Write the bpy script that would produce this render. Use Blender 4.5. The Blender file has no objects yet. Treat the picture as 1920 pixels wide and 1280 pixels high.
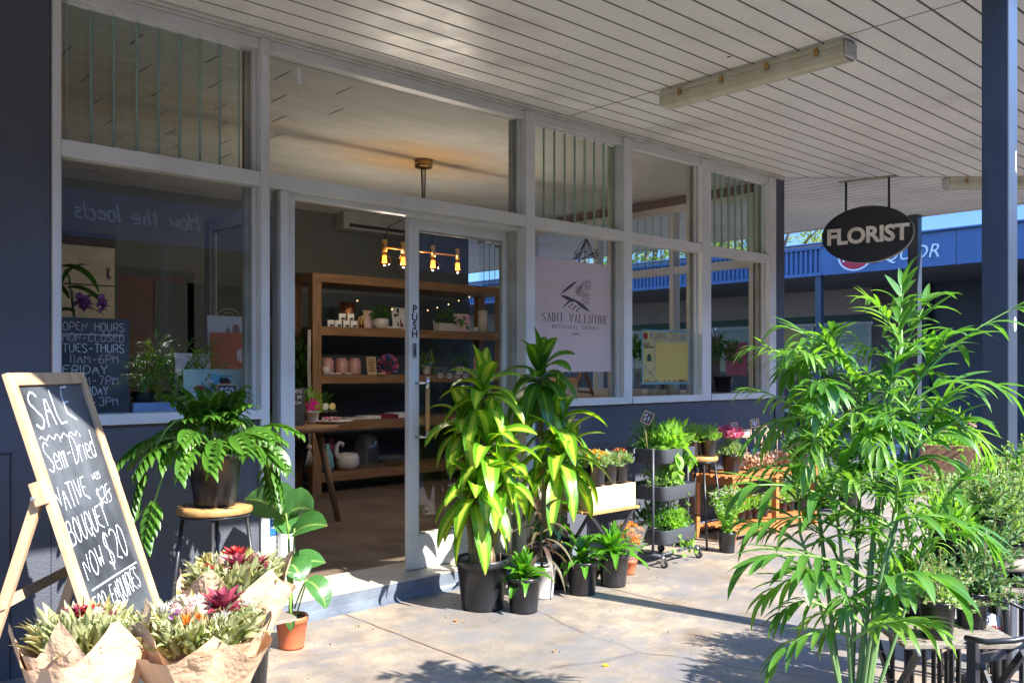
import bpy, math, random
from mathutils import Vector as V, Matrix
pi = math.pi
RN = random.Random(11)
scene = bpy.context.scene

# ------------------------------------------------------------ camera, sky, sun, exposure
CAM = V((0, -4.3, 1.35)); RGT = V((.736, -.677, 0)); FWD = V((.677, .736, 0)); FPX = 1651.0
cd = bpy.data.cameras.new('camera'); cam = bpy.data.objects.new('camera', cd)
scene.collection.objects.link(cam); scene.camera = cam
cam.location = CAM
cam.rotation_euler = (pi/2, 0, -math.atan2(.677, .736))
cd.sensor_width = 36; cd.lens = 36*FPX/1920; cd.shift_y = 52/1920
cd.clip_start = .05; cd.clip_end = 800

SUNV = V((-.2127, 1, -.87)).normalized()      # the way the light travels
w = bpy.data.worlds.new('World'); scene.world = w; w.use_nodes = True
nt = w.node_tree; bg = nt.nodes['Background']
sky = nt.nodes.new('ShaderNodeTexSky'); sky.sky_type = 'NISHITA'; sky.sun_disc = False
sky.sun_elevation = math.asin(-SUNV.z); sky.sun_rotation = math.atan2(-SUNV.x, -SUNV.y)
sky.air_density = 1.0; sky.dust_density = .1; sky.ozone_density = 2.5; sky.altitude = 2500
tn = nt.nodes.new('ShaderNodeMix'); tn.data_type = 'RGBA'; tn.blend_type = 'MULTIPLY'; tn.inputs[0].default_value = 1; tn.inputs[7].default_value = (.64, .83, 1, 1)
nt.links.new(sky.outputs[0], tn.inputs[6]); nt.links.new(tn.outputs[2], bg.inputs[0])
wc = nt.nodes.new('ShaderNodeTexCoord'); wz = nt.nodes.new('ShaderNodeSeparateXYZ'); wr = nt.nodes.new('ShaderNodeValToRGB')
nt.links.new(wc.outputs['Generated'], wz.inputs[0]); nt.links.new(wz.outputs[2], wr.inputs[0]); nt.links.new(wr.outputs[0], tn.inputs[7])
for e_, (p_, c_) in zip(wr.color_ramp.elements, ((.20, (.125, .165, .215, 1)), (.46, (.80, .96, 1.12, 1)))): e_.position = p_; e_.color = c_ 
bg.inputs[1].default_value = .15
sl = bpy.data.lights.new('sun', 'SUN'); sl.energy = 2.0; sl.angle = math.radians(.55); sl.color = (1, .955, .885)
so = bpy.data.objects.new('sun', sl); scene.collection.objects.link(so)
so.rotation_euler = SUNV.to_track_quat('-Z', 'Y').to_euler(); so.location = (3, -14, 14)
vs = scene.view_settings; vs.view_transform = 'Standard'; vs.look = 'None'; vs.gamma = 1; vs.exposure = 2.98
scene.render.engine = 'CYCLES'
cy = scene.cycles; cy.use_denoising = True; cy.max_bounces = 10; cy.transparent_max_bounces = 24
cy.diffuse_bounces = 5; cy.glossy_bounces = 4; cy.sample_clamp_indirect = 6; cy.caustics_reflective = False
cy.caustics_refractive = False

# ------------------------------------------------------------ measuring helpers
def ray(px, py): return FWD + RGT*((px-960)/FPX) + V((0, 0, (692-py)/FPX))
def atT(px, py, t): return CAM + ray(px, py)*t
def atY(px, py, Y): r = ray(px, py); return CAM + r*((Y+4.3)/r.y)
def atX(px, py, X): r = ray(px, py); return CAM + r*(X/r.x)
def atZ(px, py, z=0): r = ray(px, py); return CAM + r*((z-1.35)/r.z)
def FX(px, Y=0): return atY(px, 692, Y).x

# ------------------------------------------------------------ mesh builder
class MB:
    def __init__(s): s.v = []; s.f = []; s.m = []; s.u = []; s.s = []
    def add(s, p, uv=(0, 0)): s.v.append(tuple(p)); s.u.append(uv); return len(s.v)-1
    def face(s, ids, m=0, sm=False): s.f.append(ids); s.m.append(m); s.s.append(sm)
    def poly(s, pts, m=0): s.face([s.add(p) for p in pts], m)
    def box(s, a, b, m=0):
        (x0, y0, z0), (x1, y1, z1) = [min(i, j) for i, j in zip(a, b)], [max(i, j) for i, j in zip(a, b)]
        k = len(s.v)
        for z in (z0, z1):
            for x, y in ((x0, y0), (x1, y0), (x1, y1), (x0, y1)): s.add((x, y, z))
        for q in ((3, 2, 1, 0), (4, 5, 6, 7), (0, 1, 5, 4), (1, 2, 6, 5), (2, 3, 7, 6), (3, 0, 4, 7)):
            s.face([k+i for i in q], m)
    def obox(s, c, X, Y, Z, m=0):     # centre and three half vectors
        c, X, Y, Z = V(c), V(X), V(Y), V(Z); k = len(s.v)
        for z in (-1, 1):
            for x, y in ((-1, -1), (1, -1), (1, 1), (-1, 1)): s.add(c+X*x+Y*y+Z*z)
        for q in ((3, 2, 1, 0), (4, 5, 6, 7), (0, 1, 5, 4), (1, 2, 6, 5), (2, 3, 7, 6), (3, 0, 4, 7)):
            s.face([k+i for i in q], m)
    def bar(s, a, b, w, h, m=0, up=(0, 0, 1)):   # box beam from a to b
        a, b = V(a), V(b); d = (b-a); up = V(up)
        sd = d.cross(up)
        if sd.length < 1e-5: sd = d.cross(V((1, 0, 0)))
        sd.normalize(); n = sd.cross(d).normalized()
        s.obox((a+b)/2, d/2, sd*w/2, n*h/2, m)
    def prism(s, pts, z0, z1, m=0):
        k = len(s.v); n = len(pts)
        for z in (z0, z1):
            for p in pts: s.add((p[0], p[1], z))
        s.face([k+i for i in reversed(range(n))], m); s.face([k+n+i for i in range(n)], m)
        for i in range(n): j = (i+1) % n; s.face([k+i, k+j, k+n+j, k+n+i], m)
    def tube(s, pts, r, n=8, m=0, caps=True):
        pts = [V(p) for p in pts]; k = len(s.v); L = len(pts)
        rr = r if isinstance(r, (list, tuple)) else [r]*L
        ref = None
        for i, p in enumerate(pts):
            d = (pts[min(i+1, L-1)]-pts[max(i-1, 0)]).normalized()
            if ref is None: ref = d.cross(V((0, 0, 1)) if abs(d.z) < .9 else V((1, 0, 0)))
            ref = (ref-d*ref.dot(d)).normalized(); o = d.cross(ref)
            for j in range(n):
                a = 2*pi*j/n; s.add(p+(ref*math.cos(a)+o*math.sin(a))*rr[i], (j/n, i/max(1, L-1)))
        for i in range(L-1):
            for j in range(n):
                a = k+i*n+j; b = k+i*n+(j+1) % n; s.face([a, a+n, b+n, b], m, True)
        if caps: s.face([k+j for j in range(n)], m); s.face([k+(L-1)*n+j for j in reversed(range(n))], m)
    def lathe(s, prof, c=(0, 0, 0), n=20, m=0):
        k = len(s.v); L = len(prof)
        for i, (r, z) in enumerate(prof):
            for j in range(n): a = 2*pi*j/n; s.add((c[0]+r*math.cos(a), c[1]+r*math.sin(a), c[2]+z), (j/n, i/L))
        for i in range(L-1):
            for j in range(n):
                a = k+i*n+j; b = k+i*n+(j+1) % n; s.face([a, b, b+n, a+n], m, True)
    def ball(s, c, r, m=0, n=10, sz=1):
        s.lathe([(max(.0005, r*math.sin(pi*i/6)), -r*sz*math.cos(pi*i/6)) for i in range(7)], c, n, m)
    def build(s, name, mats, parent=None, loc=None, bev=0, **tg):
        me = bpy.data.meshes.new(name); me.from_pydata(s.v, [], s.f)
        for mm in (mats if isinstance(mats, (list, tuple)) else [mats]): me.materials.append(mm)
        me.polygons.foreach_set('material_index', s.m); me.polygons.foreach_set('use_smooth', s.s)
        ul = me.uv_layers.new(name='UVMap'); vi = [0]*len(me.loops); me.loops.foreach_get('vertex_index', vi)
        flat = []
        for i in vi: flat += s.u[i]
        ul.data.foreach_set('uv', flat); me.update()
        o = bpy.data.objects.new(name, me); scene.collection.objects.link(o)
        if parent: o.parent = parent
        if loc is not None: o.location = loc
        if bev:
            b = o.modifiers.new('bevel', 'BEVEL'); b.width = bev; b.segments = 2; b.limit_method = 'ANGLE'
        return tag(o, **tg)

def tag(o, label=None, cat=None, group=None, kind=None):
    if label: o['label'] = label
    if cat: o['category'] = cat
    if group: o['group'] = group
    if kind: o['kind'] = kind
    return o
def thing(name, label, cat, loc=(0, 0, 0), rz=0, group=None):
    o = bpy.data.objects.new(name, None); scene.collection.objects.link(o)
    o.location = loc; o.rotation_euler = (0, 0, rz); o.empty_display_size = .1
    return tag(o, label, cat, group)
def copy_tree(o, parent=None):
    c = o.copy(); scene.collection.objects.link(c); c.parent = parent
    for ch in list(o.children): copy_tree(ch, c)
    return c
def again(o, loc, rz=0, label=None, sc=1):
    c = copy_tree(o); c.location = loc; c.rotation_euler = (0, 0, rz); c.scale = (sc,)*3
    if label: c['label'] = label
    return c
def arc(a, b, n, sag):                      # a quadratic curve between two points
    a, b = V(a), V(b); out = []
    for i in range(n+1):
        t = i/n; out.append(a.lerp(b, t)+V(sag)*4*t*(1-t))
    return out

# ------------------------------------------------------------ materials
def new_mat(name):
    m = bpy.data.materials.new(name); m.use_nodes = True
    return m, m.node_tree, m.node_tree.nodes['Principled BSDF']
def c4(c): return (c[0], c[1], c[2], 1)
def noise(nt, scale, det=4, rough=.55, stretch=None, coord='Object'):
    tc = nt.nodes.new('ShaderNodeTexCoord'); n = nt.nodes.new('ShaderNodeTexNoise')
    n.inputs['Scale'].default_value = scale; n.inputs['Detail'].default_value = det; n.inputs['Roughness'].default_value = rough
    if stretch:
        mp = nt.nodes.new('ShaderNodeMapping'); mp.inputs['Scale'].default_value = stretch
        nt.links.new(tc.outputs[coord], mp.inputs[0]); nt.links.new(mp.outputs[0], n.inputs[0])
    else: nt.links.new(tc.outputs[coord], n.inputs[0])
    return n.outputs[0]
def ramp(nt, src, stops):
    r = nt.nodes.new('ShaderNodeValToRGB'); e = r.color_ramp.elements
    while len(e) < len(stops): e.new(.5)
    for k, (p, c) in enumerate(stops): e[k].position = p; e[k].color = c4(c)
    nt.links.new(src, r.inputs[0]); return r.outputs[0]
def mixc(nt, fac, a, b, mode='MIX'):
    m = nt.nodes.new('ShaderNodeMix'); m.data_type = 'RGBA'; m.blend_type = mode
    for s, x in ((0, fac), (6, a), (7, b)):
        if isinstance(x, (int, float)): m.inputs[s].default_value = x
        elif isinstance(x, tuple): m.inputs[s].default_value = c4(x)
        else: nt.links.new(x, m.inputs[s])
    return m.outputs[2]
def math_(nt, op, a, b=None, c=None):
    m = nt.nodes.new('ShaderNodeMath'); m.operation = op
    for i, x in enumerate((a, b, c)):
        if x is None: continue
        if isinstance(x, (int, float)): m.inputs[i].default_value = x
        else: nt.links.new(x, m.inputs[i])
    return m.outputs[0]
def bump(nt, p, src, strength, dist=.01):
    b = nt.nodes.new('ShaderNodeBump'); b.inputs['Strength'].default_value = strength; b.inputs['Distance'].default_value = dist
    nt.links.new(src, b.inputs['Height']); nt.links.new(b.outputs[0], p.inputs['Normal'])
def mat(name, c, rough=.5, metal=0, c2=None, ns=6, bp=0, bs=60, stretch=None, spec=.5, trans=0, lo=.35, hi=.65, bd=.01):
    m, nt, p = new_mat(name)
    p.inputs['Roughness'].default_value = rough; p.inputs['Metallic'].default_value = metal
    p.inputs['Specular IOR Level'].default_value = spec
    if c2 is None: c2 = tuple(x*.8 for x in c)
    nt.links.new(ramp(nt, noise(nt, ns, 5, stretch=stretch), [(lo, c), (hi, c2)]), p.inputs['Base Color'])
    if bp: bump(nt, p, noise(nt, bs, 3, stretch=stretch), bp, bd)
    return m
def glassy(name, tint=(1, 1, 1), f0=.045, rough=0.0, solid=0.0, scol=(.8, .8, .8)):
    m, nt, p = new_mat(name); nt.nodes.remove(p)
    lw = nt.nodes.new('ShaderNodeLayerWeight'); lw.inputs[0].default_value = .5
    pw = math_(nt, 'POWER', lw.outputs['Facing'], 5.0); fac = math_(nt, 'MULTIPLY_ADD', pw, 1-f0, f0)
    t = nt.nodes.new('ShaderNodeBsdfTransparent'); t.inputs[0].default_value = c4(tint)
    g = nt.nodes.new('ShaderNodeBsdfGlossy'); g.inputs['Roughness'].default_value = rough
    mx = nt.nodes.new('ShaderNodeMixShader'); nt.links.new(fac, mx.inputs[0])
    base = t.outputs[0]
    if solid:
        d = nt.nodes.new('ShaderNodeBsdfDiffuse'); d.inputs[0].default_value = c4(scol)
        m2 = nt.nodes.new('ShaderNodeMixShader'); m2.inputs[0].default_value = solid
        nt.links.new(t.outputs[0], m2.inputs[1]); nt.links.new(d.outputs[0], m2.inputs[2]); base = m2.outputs[0]
    nt.links.new(base, mx.inputs[1]); nt.links.new(g.outputs[0], mx.inputs[2])
    nt.links.new(mx.outputs[0], nt.nodes['Material Output'].inputs[0]); return m
def leafmat(name, c, c2, stripe=None, sw=.16, rough=.38, tr=.4, vein=.25, tcol=None, spec=.5):
    m, nt, p = new_mat(name)
    tc = nt.nodes.new('ShaderNodeTexCoord'); sx = nt.nodes.new('ShaderNodeSeparateXYZ'); nt.links.new(tc.outputs['UV'], sx.inputs[0])
    col = ramp(nt, noise(nt, 9, 3), [(.35, c), (.65, c2)])
    d = math_(nt, 'ABSOLUTE', math_(nt, 'SUBTRACT', sx.outputs[0], .5))
    if stripe:
        wob = noise(nt, 30, 2, stretch=(1, 1, .15))
        dd = math_(nt, 'MULTIPLY_ADD', wob, .16, math_(nt, 'SUBTRACT', d, .08))
        f = ramp(nt, dd, [(sw, (1, 1, 1)), (sw+.09, (0, 0, 0))])
        col = mixc(nt, f, col, stripe)
    else:
        f = ramp(nt, d, [(.0, (vein,)*3), (.06, (0, 0, 0))])
        col = mixc(nt, f, col, (.35, .5, .15))
    if vein or stripe:
        ln = noise(nt, 60, 2, stretch=(1, .04, 1), coord='UV'); col = mixc(nt, .55, col, ramp(nt, ln, [(.3, (.62, .68, .5)), (.7, (1.25, 1.2, 1.1))]), 'MULTIPLY')
        blo = noise(nt, 28, 4); col = mixc(nt, ramp(nt, blo, [(.66, (0, 0, 0)), (.72, (.45,)*3)]), col, (.22, .2, .05))
        tipn = math_(nt, 'MULTIPLY_ADD', noise(nt, 14, 2), .22, sx.outputs[1])
        col = mixc(nt, ramp(nt, tipn, [(1.06 if False else .995, (0, 0, 0)), (1.0, (.8,)*3)]) if False else ramp(nt, math_(nt, 'SUBTRACT', tipn, .12), [(.955, (0, 0, 0)), (.99, (.85,)*3)]), col, (.30, .17, .05))
    nt.links.new(col, p.inputs['Base Color']); p.inputs['Roughness'].default_value = rough
    p.inputs['Specular IOR Level'].default_value = spec
    wv = nt.nodes.new('ShaderNodeTexWave'); wv.inputs['Scale'].default_value = 9; nt.links.new(tc.outputs['UV'], wv.inputs[0])
    bump(nt, p, wv.outputs[1], .15, .004)
    t = nt.nodes.new('ShaderNodeBsdfTranslucent')
    nt.links.new(mixc(nt, 1.0, col, tcol or (1.9, 2.0, .7), 'MULTIPLY'), t.inputs[0])
    mx = nt.nodes.new('ShaderNodeMixShader'); mx.inputs[0].default_value = tr
    nt.links.new(p.outputs[0], mx.inputs[1]); nt.links.new(t.outputs[0], mx.inputs[2])
    nt.links.new(mx.outputs[0], nt.nodes['Material Output'].inputs[0]); return m
def wood(name, c, c2, scale=4, stretch=(1, 14, 14), rough=.55):
    m, nt, p = new_mat(name)
    n1 = noise(nt, scale, 6, .65, stretch); n2 = noise(nt, scale*.6, 3)
    k = ramp(nt, n2, [(.66, (1, 1, 1)), (.74, (.45, .4, .36))])
    nt.links.new(mixc(nt, 1.0, ramp(nt, n1, [(.3, c2), (.62, c)]), k, 'MULTIPLY'), p.inputs['Base Color'])
    p.inputs['Roughness'].default_value = rough; bump(nt, p, n1, .25, .004); return m
def glow(name, c, s):
    m, nt, p = new_mat(name); p.inputs['Base Color'].default_value = c4(c)
    p.inputs['Emission Color'].default_value = c4(c); p.inputs['Emission Strength'].default_value = s; return m

M = {}
def navy_mat():
    m, nt, p = new_mat('navy_masonry_paint')
    a = noise(nt, 1.6, 5, .6); b = noise(nt, 11, 5, .7, stretch=(1, 1, .35)); c = noise(nt, 3.2, 6, .7)
    col = ramp(nt, a, [(.3, (.083, .090, .115)), (.7, (.063, .069, .089))])
    col = mixc(nt, ramp(nt, b, [(.62, (0, 0, 0)), (.78, (.5,)*3)]), col, (.15, .155, .175))
    col = mixc(nt, ramp(nt, c, [(.64, (0, 0, 0)), (.70, (.35,)*3)]), col, (.035, .034, .04))
    nt.links.new(col, p.inputs['Base Color']); nt.links.new(ramp(nt, b, [(.3, (.42,)*3), (.7, (.62,)*3)]), p.inputs['Roughness'])
    bump(nt, p, noise(nt, 130, 3), .7, .006); return m
M['navy'] = navy_mat()
M['navy_s'] = mat('navy_smooth_paint', (.045, .058, .080), .36, c2=(.062, .075, .095), ns=9, stretch=(1, 1, .25), bp=.15, bs=24, lo=.5, hi=.8)
M['slate'] = mat('slate_step_paint', (.16, .19, .23), .45, c2=(.10, .12, .155), ns=7, bp=.3, bs=50)
def frame_mat():
    m, nt, p = new_mat('chipped_frame_paint')
    col = ramp(nt, noise(nt, 2.5, 5), [(.35, (.68, .68, .67)), (.65, (.59, .585, .56))])
    col = mixc(nt, ramp(nt, noise(nt, 38, 5, .7), [(.68, (0, 0, 0)), (.71, (.8,)*3)]), col, (.30, .25, .19))
    col = mixc(nt, ramp(nt, noise(nt, 9, 5, .7, stretch=(1, 1, .2)), [(.60, (0, 0, 0)), (.75, (.4,)*3)]), col, (.40, .37, .31))
    nt.links.new(col, p.inputs['Base Color']); p.inputs['Roughness'].default_value = .42; bump(nt, p, noise(nt, 20, 3), .12, .006); return m
M['alu'] = frame_mat()
M['alu_old'] = mat('aged_putty_frame', (.42, .40, .33), .5, c2=(.28, .25, .19), ns=5, bp=.15, bs=30)
M['glass'] = glassy('window_glass', (.95, .965, .96), .04)
M['louvre'] = glassy('louvre_glass', (.91, .96, .94), .04, .02)
M['bulbglass'] = glassy('bulb_glass', (.95, .72, .42), .05)
M['louvre_edge'] = mat('green_glass_edge', (.30, .42, .37), .2)
M['faint'] = mat('ceiling_slot_grey', (.28, .26, .23), .9)  # grey-brown of the slot marks in the shop ceiling
M['clear'] = glassy('clear_glass', (.9, .93, .93), .06, 0, .03)
M['cello'] = glassy('cellophane', (.95, .95, .95), .08, .08, .10)
def soffit_mat():
    m, nt, p = new_mat('soffit_enamel')
    a = noise(nt, 1.1, 5, .6); b = noise(nt, 45, 3)
    col = ramp(nt, a, [(.3, (.70, .675, .64)), (.48, (.82, .80, .765)), (.62, (.78, .755, .72)), (.75, (.60, .575, .54))])
    sp = ramp(nt, b, [(.28, (.72, .70, .66)), (.4, (1, 1, 1))])
    nt.links.new(mixc(nt, .6, col, sp, 'MULTIPLY'), p.inputs['Base Color'])
    nt.links.new(ramp(nt, noise(nt, 3, 4), [(.35, (.30,)*3), (.65, (.5,)*3)]), p.inputs['Roughness'])
    bump(nt, p, noise(nt, 7, 2), .12, .01); return m
M['soffit'] = soffit_mat()
M['dark'] = mat('dark_gap', (.03, .027, .024), .8)
M['seam'] = mat('dusty_seam', (.13, .11, .095), .9)
M['fascia_trim'] = mat('cream_trim', (.62, .6, .55), .45, c2=(.5, .48, .43))
M['plaster'] = mat('aged_plaster_ceiling', (.66, .645, .60), .9, c2=(.57, .555, .51), ns=2, bp=.5, bs=18, stretch=(1, 3, 1), bd=.02)
M['inwall'] = mat('green_grey_wall', (.14, .152, .14), .7, c2=(.115, .125, .115), ns=1.5)
M['inwall2'] = mat('slate_wall_paint', (.075, .095, .108), .7, c2=(.065, .08, .09), ns=2)
M['timber'] = wood('rough_pine', (.30, .165, .07), (.15, .075, .03), 3, (1, 14, 14))
M['timber_v'] = wood('rough_pine_upright', (.29, .165, .075), (.15, .08, .035), 3, (14, 14, 1))
M['pale'] = wood('pale_pine', (.62, .42, .25), (.44, .27, .14), 3, (10, 10, 1.2))
M['ply'] = wood('plywood', (.66, .50, .30), (.53, .37, .19), 3, (1.5, 8, 12), .6)
M['seat'] = wood('varnished_seat', (.50, .28, .10), (.33, .17, .06), 6, (2, 16, 2), .35)
M['orange'] = wood('orange_stained_timber', (.52, .19, .055), (.34, .11, .03), 4, (1, 10, 10), .5)
M['beam'] = wood('brown_beam', (.17, .075, .035), (.10, .045, .022), 3, (12, 1, 12), .5)
M['grey_wood'] = wood('weathered_slat', (.27, .23, .18), (.16, .13, .10), 4, (1.5, 14, 10), .7)
M['black'] = mat('black_metal', (.018, .018, .02), .35, c2=(.026, .026, .028))
M['potblack'] = mat('black_nursery_plastic', (.014, .015, .018), .28, c2=(.055, .052, .048), ns=7, lo=.5, hi=.85, bp=.05, bs=20)
M['potwhite'] = mat('pale_plastic_pot', (.66, .64, .64), .4, c2=(.55, .53, .53))
M['terra'] = mat('terracotta_plastic', (.56, .155, .065), .42, c2=(.48, .12, .05), ns=8)
M['soil'] = mat('potting_mix', (.055, .035, .022), .95, c2=(.022, .014, .009), ns=60, bp=1, bs=90, bd=.01)
M['chalkboard'] = mat('smudged_blackboard', (.026, .031, .038), .6, c2=(.13, .145, .165), ns=3.6, stretch=(1, 1, .7), lo=.40, hi=.72)
M['board_dark'] = mat('small_blackboard', (.03, .036, .045), .6, c2=(.07, .08, .095), ns=9)
M['chalk'] = mat('chalk', (.78, .80, .83), .9, c2=(.62, .65, .7), ns=120)
M['chalk_pink'] = mat('pink_chalk', (.72, .55, .60), .9, c2=(.5, .4, .45), ns=120)
M['kraft'] = mat('kraft_paper', (.66, .46, .29), .75, c2=(.58, .39, .24), ns=5, bp=.7, bs=16, bd=.02)
M['white'] = mat('white_card', (.78, .78, .77), .6, c2=(.72, .72, .71))
M['pink'] = mat('blush_board', (.93, .68, .66), .55, c2=(.91, .66, .64))
M['ink'] = mat('black_ink', (.03, .03, .035), .6)
M['grey_ink'] = mat('grey_ink', (.12, .11, .12), .6)
M['steel'] = mat('brushed_steel', (.62, .62, .62), .25, .9)
M['brass'] = mat('aged_brass', (.50, .33, .12), .3, .9, c2=(.38, .24, .08))
M['copper'] = mat('copper_foil', (.75, .36, .20), .22, .95, c2=(.65, .3, .16))
M['rubber'] = mat('black_rubber', (.02, .02, .022), .7)
M['trolley'] = mat('charcoal_powdercoat', (.052, .058, .07), .42, c2=(.06, .066, .078), ns=30, bp=.15, bs=200)
M['cream_plastic'] = mat('yellowed_diffuser', (.60, .57, .44), .3, c2=(.52, .48, .35), ns=3, stretch=(3, 1, 1))
M['red'] = mat('sign_red', (.55, .02, .035), .4); M['blue'] = mat('sign_blue', (.02, .14, .36), .4)
M['fblue'] = mat('fascia_blue', (.075, .135, .26), .45, c2=(.065, .12, .235), ns=2)
M['beige'] = mat('beige_render', (.50, .42, .34), .85, c2=(.46, .38, .31), ns=3)
M['green_strip'] = mat('dark_green_trim', (.03, .09, .06), .5)
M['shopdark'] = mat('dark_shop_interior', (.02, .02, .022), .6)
M['yellow'] = mat('yellow_paint', (.75, .56, .14), .5, c2=(.70, .52, .13)); M['paleyellow'] = mat('pale_yellow_print', (.72, .56, .22), .6)
M['skyblue'] = mat('cyan_border', (.14, .42, .58), .5)
M['agg'] = mat('exposed_aggregate', (.30, .17, .10), .85, c2=(.17, .095, .055), ns=70, bp=.6, bs=110)
M['peach'] = mat('dry_bulbs', (.62, .33, .20), .7, c2=(.42, .2, .11), ns=40)
M['rosy'] = mat('dusty_pink_ceramic', (.48, .27, .24), .4); M['ceramic'] = mat('white_ceramic', (.66, .64, .60), .3)
M['teal'] = mat('teal_glaze', (.16, .34, .36), .3); M['maroon'] = mat('dark_red_glaze', (.22, .03, .05), .35)
M['acwhite'] = mat('dusty_white_plastic', (.36, .37, .34), .45)
M['string'] = mat('cotton_rope', (.5, .48, .44), .9, bp=.5, bs=120)
M['plum'] = mat('dried_plum_stalks', (.09, .05, .07), .8)
M['bark'] = mat('cane_bark', (.30, .22, .12), .8, c2=(.17, .12, .065), ns=30, stretch=(1, 1, 6), bp=.7, bs=40)
M['stem'] = mat('green_cane', (.16, .27, .10), .4, c2=(.11, .2, .08), ns=12, stretch=(1, 1, .3))
M['stem2'] = mat('young_stem', (.20, .36, .07), .45)
M['treebark'] = mat('tree_bark', (.16, .12, .09), .9, c2=(.08, .06, .045), ns=10)
M['draca'] = leafmat('dracaena_leaf', (.15, .36, .022), (.10, .28, .017), stripe=(.50, .62, .07), sw=.15, rough=.26, tr=.35, tcol=(1.3, 1.3, .5), spec=.6)
M['draca2'] = leafmat('green_dracaena_leaf', (.07, .2, .018), (.045, .15, .013), stripe=(.2, .36, .04), sw=.05, rough=.28, tr=.35)
M['palm'] = leafmat('palm_leaf', (.105, .25, .04), (.06, .17, .027), rough=.30, tr=.38)
M['palm2'] = leafmat('young_palm_leaf', (.20, .36, .05), (.11, .25, .033), rough=.32, tr=.42)
M['xan'] = leafmat('lobed_leaf', (.08, .20, .024), (.045, .135, .016), rough=.25, tr=.3, vein=.5)
M['strel'] = leafmat('paddle_leaf', (.07, .20, .055), (.05, .155, .04), rough=.3, tr=.3, vein=.9)
M['fern'] = leafmat('strap_fern_leaf', (.10, .30, .025), (.07, .23, .018), rough=.33, tr=.4, vein=.5)
M['herb'] = leafmat('herb_leaf', (.25, .44, .07), (.15, .34, .04), rough=.4, tr=.42)
M['herb2'] = leafmat('dark_herb_leaf', (.055, .17, .03), (.04, .12, .022), rough=.4, tr=.35)
M['herb3'] = leafmat('grey_green_leaf', (.30, .40, .20), (.18, .28, .12), rough=.5, tr=.35)
M['needle'] = leafmat('needle_leaf', (.30, .42, .17), (.18, .30, .10), rough=.5, tr=.3)
M['needle2'] = leafmat('dark_needle_leaf', (.14, .25, .10), (.08, .17, .06), rough=.5, tr=.3)
M['gum'] = leafmat('eucalyptus_leaf', (.60, .58, .36), (.36, .40, .20), rough=.45, tr=.3, tcol=(1.3, 1.3, .8))
M['gum2'] = leafmat('olive_leaf', (.22, .29, .08), (.34, .26, .10), rough=.4, tr=.3, tcol=(1.4, 1.3, .6))
M['purple'] = leafmat('purple_cordyline_leaf', (.10, .07, .065), (.14, .17, .08), stripe=(.22, .05, .09), sw=.04, rough=.35, tr=.3, tcol=(1.4, 1.2, 1.1))
M['tree'] = leafmat('tree_leaf', (.13, .20, .035), (.22, .24, .05), rough=.5, tr=.4)
for k, c in dict(f_mag=(.80, .03, .34), f_pink=(.80, .20, .32), f_red=(.52, .03, .035), f_orange=(.75, .22, .025), f_yellow=(.80, .46, .02),
                 f_white=(.72, .70, .64), f_crim=(.34, .05, .085), f_blush=(.74, .45, .36), f_orchid=(.52, .20, .50)).items():
    M[k] = leafmat(k, c, tuple(x*.75 for x in c), rough=.55, tr=.3, vein=0, tcol=(1.2, 1.1, 1.1))

# ------------------------------------------------------------ leaves and plants
UP = V((0, 0, 1))
def rv(a, b): return RN.uniform(a, b)
def dirv(az, el): return V((math.cos(az)*math.cos(el), math.sin(az)*math.cos(el), math.sin(el)))
def lance(t): return max(.03, math.sin(pi*min(1, t**.8))**.75)
def strap(t): return max(.04, min(1, .35+t*3)*(1-max(0, t-.55)/.45)**.7) if t < 1 else .03
def paddle(t): return max(.03, math.sin(pi*min(1, .04+t**.85))**.6)
def leaf(mb, b, d, L, w, droop=1.0, n=5, prof=lance, fold=.22, m=0, roll=0, wave=0, twist=0):
    d = V(d).normalized(); sd = d.cross(UP)
    if sd.length < .05: sd = V((1, 0, 0))
    sd.normalize(); sd = Matrix.Rotation(roll, 3, d) @ sd
    p = V(b); k = len(mb.v)
    for i in range(n+1):
        t = i/n; ww = w*prof(t)*.5; up = sd.cross(d).normalized()
        wv = wave*w*math.sin(i*2.4+roll*9)
        mb.add(p-sd*ww+up*(ww*fold*2+wv), (0, t)); mb.add(p, (.5, t)); mb.add(p+sd*ww+up*(ww*fold*2-wv), (1, t))
        nd = (d+V((0, 0, -droop/n*1.6))).normalized()
        p = p+nd*(L/n); sd = (sd-nd*sd.dot(nd)).normalized()
        if twist: sd = Matrix.Rotation(twist/n, 3, nd) @ sd
        d = nd
    for i in range(n):
        a = k+i*3
        mb.face([a, a+1, a+4, a+3], m, True); mb.face([a+1, a+2, a+5, a+4], m, True)
    return p
def quadleaf(mb, b, d, L, w, m=0):            # a small folded leaf of two faces
    d = V(d).normalized(); sd = d.cross(dirv(rv(0, 6.3), rv(-.6, 1))).normalized(); up = sd.cross(d)
    k = len(mb.v); b = V(b)
    mb.add(b, (.5, 0)); mb.add(b+d*L*.5-sd*w/2+up*w*.15, (0, .5)); mb.add(b+d*L, (.5, 1)); mb.add(b+d*L*.5+sd*w/2+up*w*.15, (1, .5))
    mb.face([k, k+1, k+2], m, False); mb.face([k, k+2, k+3], m, False)
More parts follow.
